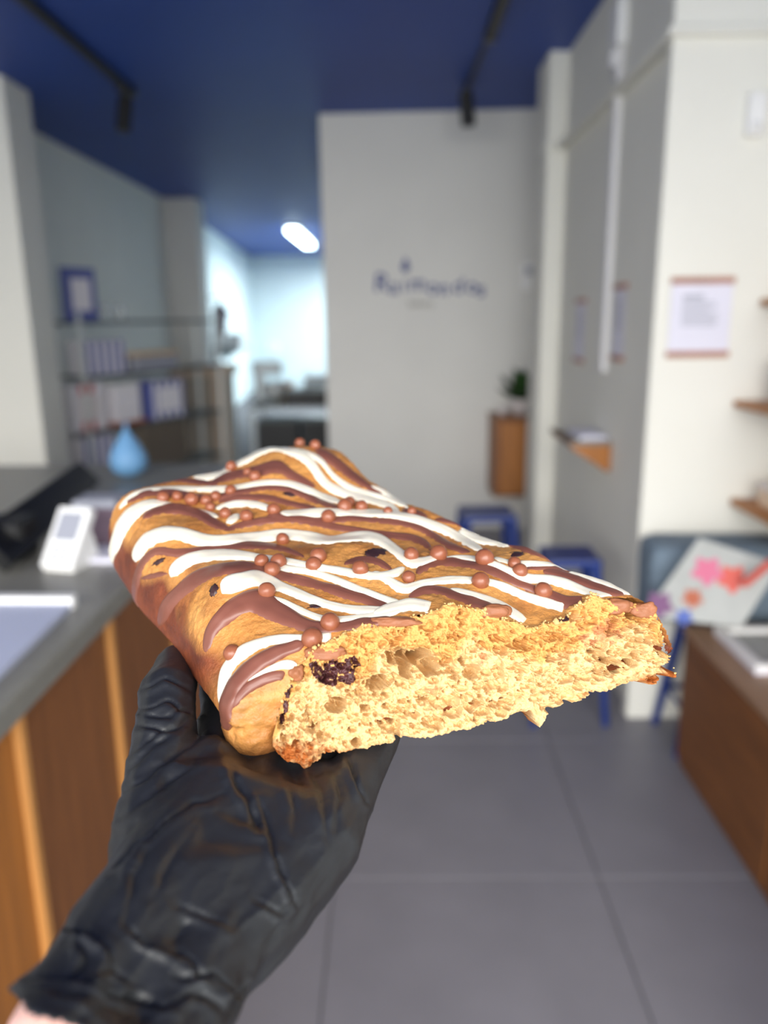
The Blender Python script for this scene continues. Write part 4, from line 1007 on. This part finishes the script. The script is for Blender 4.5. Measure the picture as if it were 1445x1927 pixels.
WHITE = [
 ([(400, 902), (430, 882), (461, 867), (491, 852), (522, 845), (544, 849), (566, 857), (588, 876), (599, 894), (619, 915), (644, 927), (677, 936), (710, 944), (738, 955), (752, 964)], [4, 5, 6, 7, 7, 7, 9, 9, 9, 9, 8, 7, 7, 6, 5]),
 ([(530, 842), (555, 847), (583, 855), (605, 868), (621, 889), (641, 907), (666, 921), (699, 930), (732, 939), (760, 953)], [3, 4, 5, 5, 5, 6, 6, 5, 5, 4]),
 ([(691, 914), (718, 923), (746, 939), (770, 958)], [3, 4, 4, 3]),
 ([(224, 958), (242, 938), (266, 926), (297, 921), (335, 919), (372, 920), (412, 921), (446, 918), (495, 909), (537, 910), (574, 920), (608, 935), (643, 946)], [4, 5, 5, 5, 5, 5, 6, 5, 6, 6, 7, 7, 6]),
 ([(363, 898), (388, 898), (412, 894), (440, 879)], [5, 6, 6, 4]),
 ([(212, 1062), (212, 1041), (220, 1016), (234, 985), (255, 962), (284, 948), (317, 950), (354, 957), (388, 967), (412, 973)], [6, 10, 11, 12, 12, 9, 5, 4, 5, 5]),
 ([(404, 957), (446, 948), (483, 950), (512, 958)], [4, 7, 7, 6]),
 ([(425, 984), (440, 976), (452, 968)], [5, 7, 5]),
 ([(525, 967), (566, 967), (603, 966), (637, 964), (670, 966), (700, 966), (737, 968), (775, 976), (812, 988), (849, 1003), (879, 1020), (910, 1038)], [6, 9, 9, 7, 7, 8, 8, 9, 9, 9, 8, 6]),
 ([(835, 1052), (862, 1050), (895, 1053), (928, 1062), (962, 1077), (992, 1088), (1036, 1091), (1074, 1102), (1111, 1116), (1152, 1122)], [5, 6, 6, 7, 8, 9, 10, 9, 8, 5]),
 ([(862, 999), (906, 1017), (939, 1020), (960, 1028)], [6, 8, 8, 5]),
 ([(866, 993), (902, 998), (932, 1008)], [3, 5, 3]),
 ([(969, 1014), (985, 1019), (1001, 1027)], [3, 4, 3]),
 ([(928, 1049), (962, 1059), (999, 1061), (1036, 1063), (1076, 1066)], [4, 5, 6, 5, 3]),
 ([(1070, 1074), (1100, 1080), (1135, 1093), (1165, 1106), (1188, 1117)], [4, 10, 11, 10, 6]),
 ([(255, 1058), (260, 1041), (280, 1016), (309, 1005), (338, 1004), (363, 1012), (396, 1018), (446, 1016), (496, 1010), (545, 1006), (587, 1012), (624, 1019), (662, 1012), (695, 1010), (728, 1024), (753, 1043), (775, 1059), (797, 1058), (820, 1050), (845, 1049)], [8, 12, 14, 14, 14, 14, 12, 11, 11, 11, 11, 10, 10, 10, 10, 10, 12, 9, 6, 5]),
 ([(321, 1086), (336, 1066), (363, 1051), (400, 1045), (446, 1045), (490, 1050), (541, 1056), (579, 1064), (628, 1072), (678, 1081), (715, 1084), (745, 1078), (762, 1068)], [10, 12, 11, 10, 9, 8, 7, 7, 7, 8, 8, 8, 7]),
 ([(500, 1062), (541, 1070), (583, 1076), (628, 1090), (678, 1111), (720, 1126), (757, 1138)], [5, 6, 7, 7, 8, 7, 6]),
 ([(700, 1076), (730, 1091), (760, 1109), (793, 1098), (827, 1093), (861, 1091), (887, 1092), (920, 1095), (954, 1107), (991, 1123), (1029, 1135), (1059, 1143), (1079, 1155)], [7, 9, 11, 8, 7, 7, 7, 7, 8, 8, 9, 9, 7]),
 ([(418, 1117), (428, 1104), (454, 1095), (483, 1088), (512, 1098), (545, 1111), (583, 1127), (620, 1139), (662, 1147), (707, 1149), (748, 1147)], [13, 17, 16, 14, 12, 10, 9, 8, 8, 8, 6]),
 ([(505, 1124), (537, 1136), (570, 1151), (606, 1164), (637, 1166), (678, 1163), (720, 1156), (757, 1148)], [5, 7, 7, 6, 6, 7, 7, 6]),
 ([(700, 1158), (737, 1145), (767, 1138), (801, 1141), (835, 1150), (866, 1150)], [7, 11, 12, 11, 10, 7]),
 ([(846, 1108), (887, 1119), (924, 1132), (954, 1147), (977, 1162), (997, 1181)], [4, 7, 8, 9, 9, 6]),
 ([(418, 1340), (416, 1298), (427, 1261), (454, 1230), (487, 1212), (525, 1203), (562, 1202), (620, 1200), (670, 1202)], [3, 7, 11, 12, 11, 9, 8, 10, 13]),
 ([(467, 1281), (504, 1261), (537, 1250), (562, 1254)], [3, 6, 10, 12]),
]
for p, w in MILK: ribbon('milk_chocolate_drizzle', p, w, M_MILK, 0.0022)
for p, w in WHITE: ribbon('white_chocolate_drizzle', p, w, M_WHITE, 0.0030, 0.0004)

# ---- chocolate pearls
PEARLS = [(564, 834, 10), (593, 838, 11), (435, 878, 11), (466, 888, 9), (480, 896, 12), (434, 923, 11), (406, 934, 11), (307, 936, 12), (334, 934, 11), (361, 940, 14), (388, 942, 12), (396, 954, 10), (424, 966, 12), (464, 971, 13), (515, 959, 13), (618, 972, 14), (649, 953, 15), (658, 945, 11), (680, 953, 12), (730, 962, 9), (532, 1015, 13), (492, 1056, 14), (524, 1057, 16), (512, 1072, 16), (599, 1046, 16), (590, 1062, 15), (678, 1070, 16), (774, 1044, 15), (769, 1086, 13), (502, 1112, 17), (621, 1171, 19), (587, 1201, 20), (437, 1229, 17), (825, 1042, 17), (912, 1050, 18), (968, 1060, 13), (978, 1075, 15), (904, 1093, 17), (1022, 1112, 17), (775, 962, 9)]
bm = bmesh.new(); bmesh.ops.create_icosphere(bm, subdivisions=4, radius=1.0)
for v in bm.verts:
    c = v.co; v.co = c * (1 + 0.035 * float(vnoise(np.array(c) + 3, 1.6, 5)) + 0.012 * float(vnoise(np.array(c), 5, 6)))
pm = bpy.data.meshes.new('chocolate_pearl'); bm.to_mesh(pm); bm.free()
pm.materials.append(M_PEARL); pm.polygons.foreach_set('use_smooth', [True] * len(pm.polygons))
for (x, y, r) in PEARLS:
    p, n_ = surf(x, y + r * 0.55)
    z = (p - CAM) @ FW; R_ = r * z / F
    c = pd(x, y, z + R_ * 0.15)
    o = bpy.data.objects.new('chocolate_pearl', pm); COL.objects.link(o); o.parent = PASTRY
    o.location = Vector(c) - PASTRY.location; o.scale = (R_, R_, R_ * random.uniform(.94, 1.0)); o.rotation_euler = (random.random() * 6, random.random() * 6, random.random() * 6)

# ---- dark chips and cracks showing through the crust
def chip(x, y, rx_, ry_, hgt=0.0006):
    bmc = bmesh.new(); bmesh.ops.create_uvsphere(bmc, u_segments=18, v_segments=10, radius=1)
    p, n_ = surf(x, y); z = (p - CAM) @ FW; n_ = Vector(n_)
    a = (Vector(RT) - n_ * n_.dot(Vector(RT))).normalized(); b = n_.cross(a)
    fs_ = max(0.3, abs(b.dot(Vector(UP))))
    for v in bmc.verts:
        c = v.co.copy(); k = 1 + 0.45 * float(vnoise(np.array(c) + x, 2.6, 7)) + 0.2 * float(vnoise(np.array(c) + x, 6, 8))
        v.co = Vector(p) + a * c.x * k * rx_ * z / F + b * c.y * k * ry_ * z / F / fs_ + n_ * c.z * hgt
    me = bpy.data.meshes.new('chocolate_chip'); bmc.to_mesh(me); bmc.free()
    link('chocolate_chip', me, M_CHIP, PASTRY, True)
for c in [(710, 1041, 22, 8), (298, 1057, 18, 5), (402, 1112, 10, 10), (545, 930, 12, 4), (968, 1044, 18, 4), (594, 1141, 15, 4)]:
    chip(*c)

# ---- snapped pieces of the milk chocolate along the break
M_SNAP = mat('snapped_milk_chocolate', (138, 86, 56), 0.5, 0.08, 200, 0.2, 500, spec=0.3)
for (x, y, rx_, ry_) in [(1162, 1142, 30, 15), (1212, 1148, 26, 15), (930, 1151, 30, 13), (610, 1230, 42, 15), (742, 1170, 46, 9), (557, 1266, 14, 16)]:
    bmc = bmesh.new(); bmesh.ops.create_icosphere(bmc, subdivisions=4, radius=1)
    p = cut_pt(np.array([x]), np.array([y]))[0]; z = (p - CAM) @ FW
    for v in bmc.verts:
        c = np.array(v.co); k = 1 + 0.22 * float(vnoise(c + x, 1.7, 7)) + 0.07 * float(vnoise(c + x, 5, 8)); c = np.sign(c) * np.abs(c) ** 0.8
        v.co = Vector(p + RT * c[0] * k * rx_ * z / F + UP * c[1] * k * ry_ * z / F + FW * c[2] * k * 0.0034 + FW * 0.0008)
    mm_ = bpy.data.meshes.new('milk_chocolate_piece'); bmc.to_mesh(mm_); bmc.free()
    link('milk_chocolate_piece', mm_, M_SNAP, PASTRY, True)

# ---- loose crumbs at the broken edge
bm = bmesh.new()
for k in range(260):
    i = rng.integers(0, NX)
    e = 0.3
    if e < .6: x, y = xs_[i], yt[i] + rng.uniform(-4, 6)
    else:
        f_ = rng.uniform(0.02, 0.98); x, y = xs_[i], yt[i] + f_ * (yb[i] - yt[i])
    if e < .6 and (1130 < x < 1235 or 690 < x < 730): continue
    r_ = rng.gamma(2.5, .65) + .9
    p = cut_pt(np.array([x]), np.array([y]))[0] - CN * rng.uniform(0, .0012) + CN * (.001 if e > .6 else 0)
    r0 = bmesh.ops.create_icosphere(bm, subdivisions=1, radius=r_ * .37 / F)
    for v in r0['verts']: v.co = Vector(p) + v.co * rng.uniform(.6, 1.35)
me = bpy.data.meshes.new('loose_crumbs'); bm.to_mesh(me); bm.free()
vcol(me, np.repeat((gold * .5 + pale * .5)[None], len(me.vertices), 0))
link('loose_crumbs', me, M_CRUMB, PASTRY, True, kind='stuff')

# ================================================================== THE HAND
def capsules(bm, chain, seg=20):
    """tapered rounded limb through (px, py, depth, radius)"""
    pts = [(Vector(pd(x, y, z)), r) for x, y, z, r in chain]
    for (p0, r0), (p1, r1) in zip(pts, pts[1:]):
        n = max(2, int((p1 - p0).length / 0.004))
        for k in range(n + 1):
            t = k / n
            g = bmesh.ops.create_icosphere(bm, subdivisions=2, radius=r0 * (1 - t) + r1 * t)
            bmesh.ops.translate(bm, vec=p0.lerp(p1, t), verts=g['verts'])
WL, WR = (280, 1702, .292, .0225), (394, 1782, .292, .0225)
CL, CR = (190, 1836, .262, .0212), (314, 1924, .262, .0212)
EL, ER = (105, 1970, .236, .0215), (240, 2070, .236, .0215)
HL, HRt = (338, 1600, .320, .0225), (500, 1676, .318, .0230)
PL, PM, PR = (405, 1520, .344, .0205), (500, 1550, .344, .0195), (600, 1580, .342, .0200)
bm = bmesh.new()
capsules(bm, [EL, CL, WL, HL, PL]); capsules(bm, [ER, CR, WR, HRt, PR]); capsules(bm, [WL, HRt, PM]); capsules(bm, [WR, HL, PM]); capsules(bm, [HL, HRt]); capsules(bm, [PL, PM, PR]); capsules(bm, [WL, WR]); capsules(bm, [CL, CR]); capsules(bm, [EL, ER])
# thumb with its ball
capsules(bm, [(300, 1668, .306, .0205), (296, 1585, .328, .0205), (302, 1500, .350, .0185), (309, 1400, .374, .0163), (316, 1305, .402, .0152), (334, 1256, .440, .0132), (352, 1240, .462, .0112)])
capsules(bm, [(302, 1500, .350, .0185), PL]); capsules(bm, [(296, 1585, .328, .0205), HL]); capsules(bm, [(302, 1500, .35, .018), (395, 1440, .372, .015)])
# four fingers running under the slab
capsules(bm, [PL, (418, 1452, .384, .0165), (424, 1332, .430, .0138), (406, 1222, .478, .0112)])
capsules(bm, [PM, (498, 1470, .380, .0165), (520, 1330, .430, .0142), (512, 1215, .486, .0115)])
capsules(bm, [PR, (575, 1486, .377, .0160), (620, 1336, .428, .0140), (620, 1222, .482, .0112)])
capsules(bm, [PR, (652, 1492, .366, .0152), (704, 1395, .396, .0133), (742, 1296, .436, .0110), (735, 1240, .462, .0098)])
capsules(bm, [(418, 1452, .384, .0165), (498, 1470, .380, .0165), (575, 1486, .377, .0160), (652, 1492, .366, .0150)])
me = bpy.data.meshes.new('g'); bm.to_mesh(me); bm.free()
me = voxel(me, 0.0011, 14, 0.55)
V = mesh_np(me); N = normals_np(me); xy = projpx(V); facing = np.clip(-(N @ FW) * 3 + .5, 0, 1)
FOLDS = [
 ([(205, 1643), (249, 1593), (310, 1549), (365, 1510), (415, 1490)], 1.7, 9), ([(487, 1504), (504, 1560), (531, 1637), (554, 1704)], 1.5, 7),
 ([(426, 1410), (443, 1460), (470, 1510), (492, 1560)], 1.7, 10), ([(659, 1421), (675, 1465), (694, 1506)], 2.2, 8), ([(530, 1440), (548, 1500), (556, 1560)], 1.2, 10),
 ([(238, 1737), (288, 1776), (354, 1809), (412, 1860)], 1.9, 8), ([(127, 1748), (166, 1753), (199, 1772), (215, 1800)], 2.4, 9),
 ([(55, 1836), (122, 1830), (183, 1850), (249, 1875), (327, 1897)], 2.2, 9), ([(150, 1765), (160, 1795), (145, 1825)], 1.8, 8), ([(180, 1830), (220, 1815), (262, 1850)], 1.4, 8),
 ([(256, 1330), (310, 1320), (368, 1342)], 1.6, 8), ([(248, 1366), (310, 1372), (366, 1352)], 1.5, 8), ([(266, 1296), (310, 1278), (360, 1300)], 1.4, 7), ([(262, 1345), (320, 1350), (372, 1325)], 1.0, 6),
 ([(232, 1462), (293, 1399), (360, 1362)], 1.5, 9), ([(228, 1500), (300, 1440), (372, 1385)], 1.3, 9), ([(240, 1420), (290, 1380), (340, 1372)], 1.2, 7), ([(226, 1540), (310, 1480), (385, 1410)], 1.1, 11),
 ([(299, 1560), (255, 1648), (233, 1731)], 1.2, 11), ([(360, 1560), (310, 1640), (290, 1690)], 1.1, 14), ([(581, 1449), (609, 1504), (615, 1571)], 1.1, 9), ([(625, 1450), (640, 1500), (632, 1560)], 1.0, 8),
 ([(468, 1852), (440, 1876), (421, 1920)], 1.8, 8), ([(330, 1838), (400, 1835), (440, 1870)], 1.3, 8), ([(300, 1900), (360, 1860), (420, 1905)], 1.3, 9), ([(90, 1870), (150, 1880), (200, 1920)], 1.5, 9), ([(480, 1690), (530, 1720), (560, 1690)], .9, 8), ([(330, 1700), (400, 1730), (430, 1745)], .8, 10),
]
disp = np.zeros(len(V))
for k, (pl, amp, wd) in enumerate(FOLDS):
    pl = np.array(pl, float); best = np.full(len(V), 1e9); sgn = np.zeros(len(V)); tt_ = np.zeros(len(V))
    lens = np.r_[0, np.cumsum(np.linalg.norm(np.diff(pl, axis=0), axis=1))]
    wob = 5 * fbm(np.stack([xy[:, 0] / 40, xy[:, 1] / 40, 0 * xy[:, 0] + k], -1), 1, 111, 2)
    for i, (a, b) in enumerate(zip(pl[:-1], pl[1:])):
        ab = b - a; q = np.clip(((xy - a) @ ab) / (ab @ ab), 0, 1); dv = xy - a - q[:, None] * ab; d_ = np.linalg.norm(dv, axis=1)
        m_ = d_ < best; best[m_] = d_[m_]; sgn[m_] = np.sign(ab[0] * dv[m_, 1] - ab[1] * dv[m_, 0]); tt_[m_] = (lens[i] + q[m_] * (lens[i + 1] - lens[i])) / lens[-1]
    d_ = best * sgn + wob; env = np.sin(np.clip(tt_, 0.03, 0.97) * np.pi) ** .5
    disp += amp * .001 * env * (-np.exp(-(d_ / (wd * .55)) ** 2) + 0.8 * np.exp(-((d_ - wd * 1.5) / wd) ** 2)) * facing
# finer slack wrinkles, mostly near the cuff
ca = np.clip((xy[:, 1] - 1640) / 200, 0, 1)
rot = np.stack([V @ RT * 90 + V @ UP * 60, V @ UP * 210 - V @ RT * 150, V @ FW * 80], -1)
disp += (1 - np.abs(fbm(rot, .55, 121, 2))) * 0.0013 * (0.35 + 1.0 * ca) - 0.0006
disp += fbm(V, 55, 123, 2) * 0.0007
disp += fbm(V, 30, 127, 2) * 0.0024 * ca
set_np(me, V + N * disp[:, None])
# open the cuff
bm = bmesh.new(); bm.from_mesh(me)
ax = Vector(pd(330, 1740, .29)) - Vector(pd(205, 1940, .25)); ax.normalize()
ax = (Vector(RT) * .58 + Vector(UP) * .81).normalized(); cp = Vector(pd(52, 1892, .258)); ry_ = Vector(rayd(52, 1892)).normalized(); ax = (ax - ry_ * ax.dot(ry_)).normalized()
side_ = Vector(RT)
bmesh.ops.delete(bm, geom=[f for f in bm.faces if (f.calc_center_median() - cp).dot(ax) < 0.0018 * math.sin((f.calc_center_median() - cp).dot(side_) * 260)], context='FACES')
# flare the rim a little
for v in bm.verts:
    dd = (v.co - cp).dot(ax)
    if dd < 0.016: v.co += v.normal * (0.0028 * (1 - max(dd, 0) / 0.016) ** 2)
bm.to_mesh(me); bm.free()
M_GLOVE = mat('black_nitrile', (31, 32, 35), 0.45, 0.10, 30, 0.10, 420, spec=0.5)
gm = bpy.data.objects.new('tmp', me); COL.objects.link(gm)
sd = gm.modifiers.new('s', 'SOLIDIFY'); sd.thickness = 0.0005; sd.offset = -1
dg = bpy.context.evaluated_depsgraph_get(); me2 = bpy.data.meshes.new_from_object(gm.evaluated_get(dg)); bpy.data.objects.remove(gm)
# bare forearm running down and back towards the holder's elbow
bm = bmesh.new()
sk = lambda q, f_: (q[0], q[1], q[2], q[3] * f_)
capsules(bm, [sk(WL, .82), sk(CL, .84), (100, 1962, .240, .0160)]); capsules(bm, [sk(WR, .82), sk(CR, .84), (235, 2060, .240, .0160)]); capsules(bm, [sk(CL, .84), sk(CR, .84)]); capsules(bm, [(100, 1962, .240, .0160), (235, 2060, .240, .0160)])
d_arm = (Vector(pd(205, 1940, .25)) - Vector(pd(330, 1740, .29))).normalized(); P0 = Vector(pd(168, 2011, .240)) + d_arm * 0.022
for k in range(40):
    t_k = k / 39; c = P0 + d_arm * 0.17 * t_k; r_ = 0.0190 + 0.016 * t_k
    for sgn_ in (-1, 1):
        g = bmesh.ops.create_icosphere(bm, subdivisions=2, radius=r_); bmesh.ops.translate(bm, vec=c + Vector(RT) * sgn_ * 0.006, verts=g['verts'])
ma = bpy.data.meshes.new('a'); bm.to_mesh(ma); bm.free(); ma = voxel(ma, 0.003, 8)
PERSON = link('person', ma, MT['skin'], None, True)
tag(PERSON, 'bare forearm reaching in, its hand in a black glove held palm up under the pastry', 'person')
glove = link('glove', me2, M_GLOVE, PERSON, True, label='wrinkled black nitrile glove')
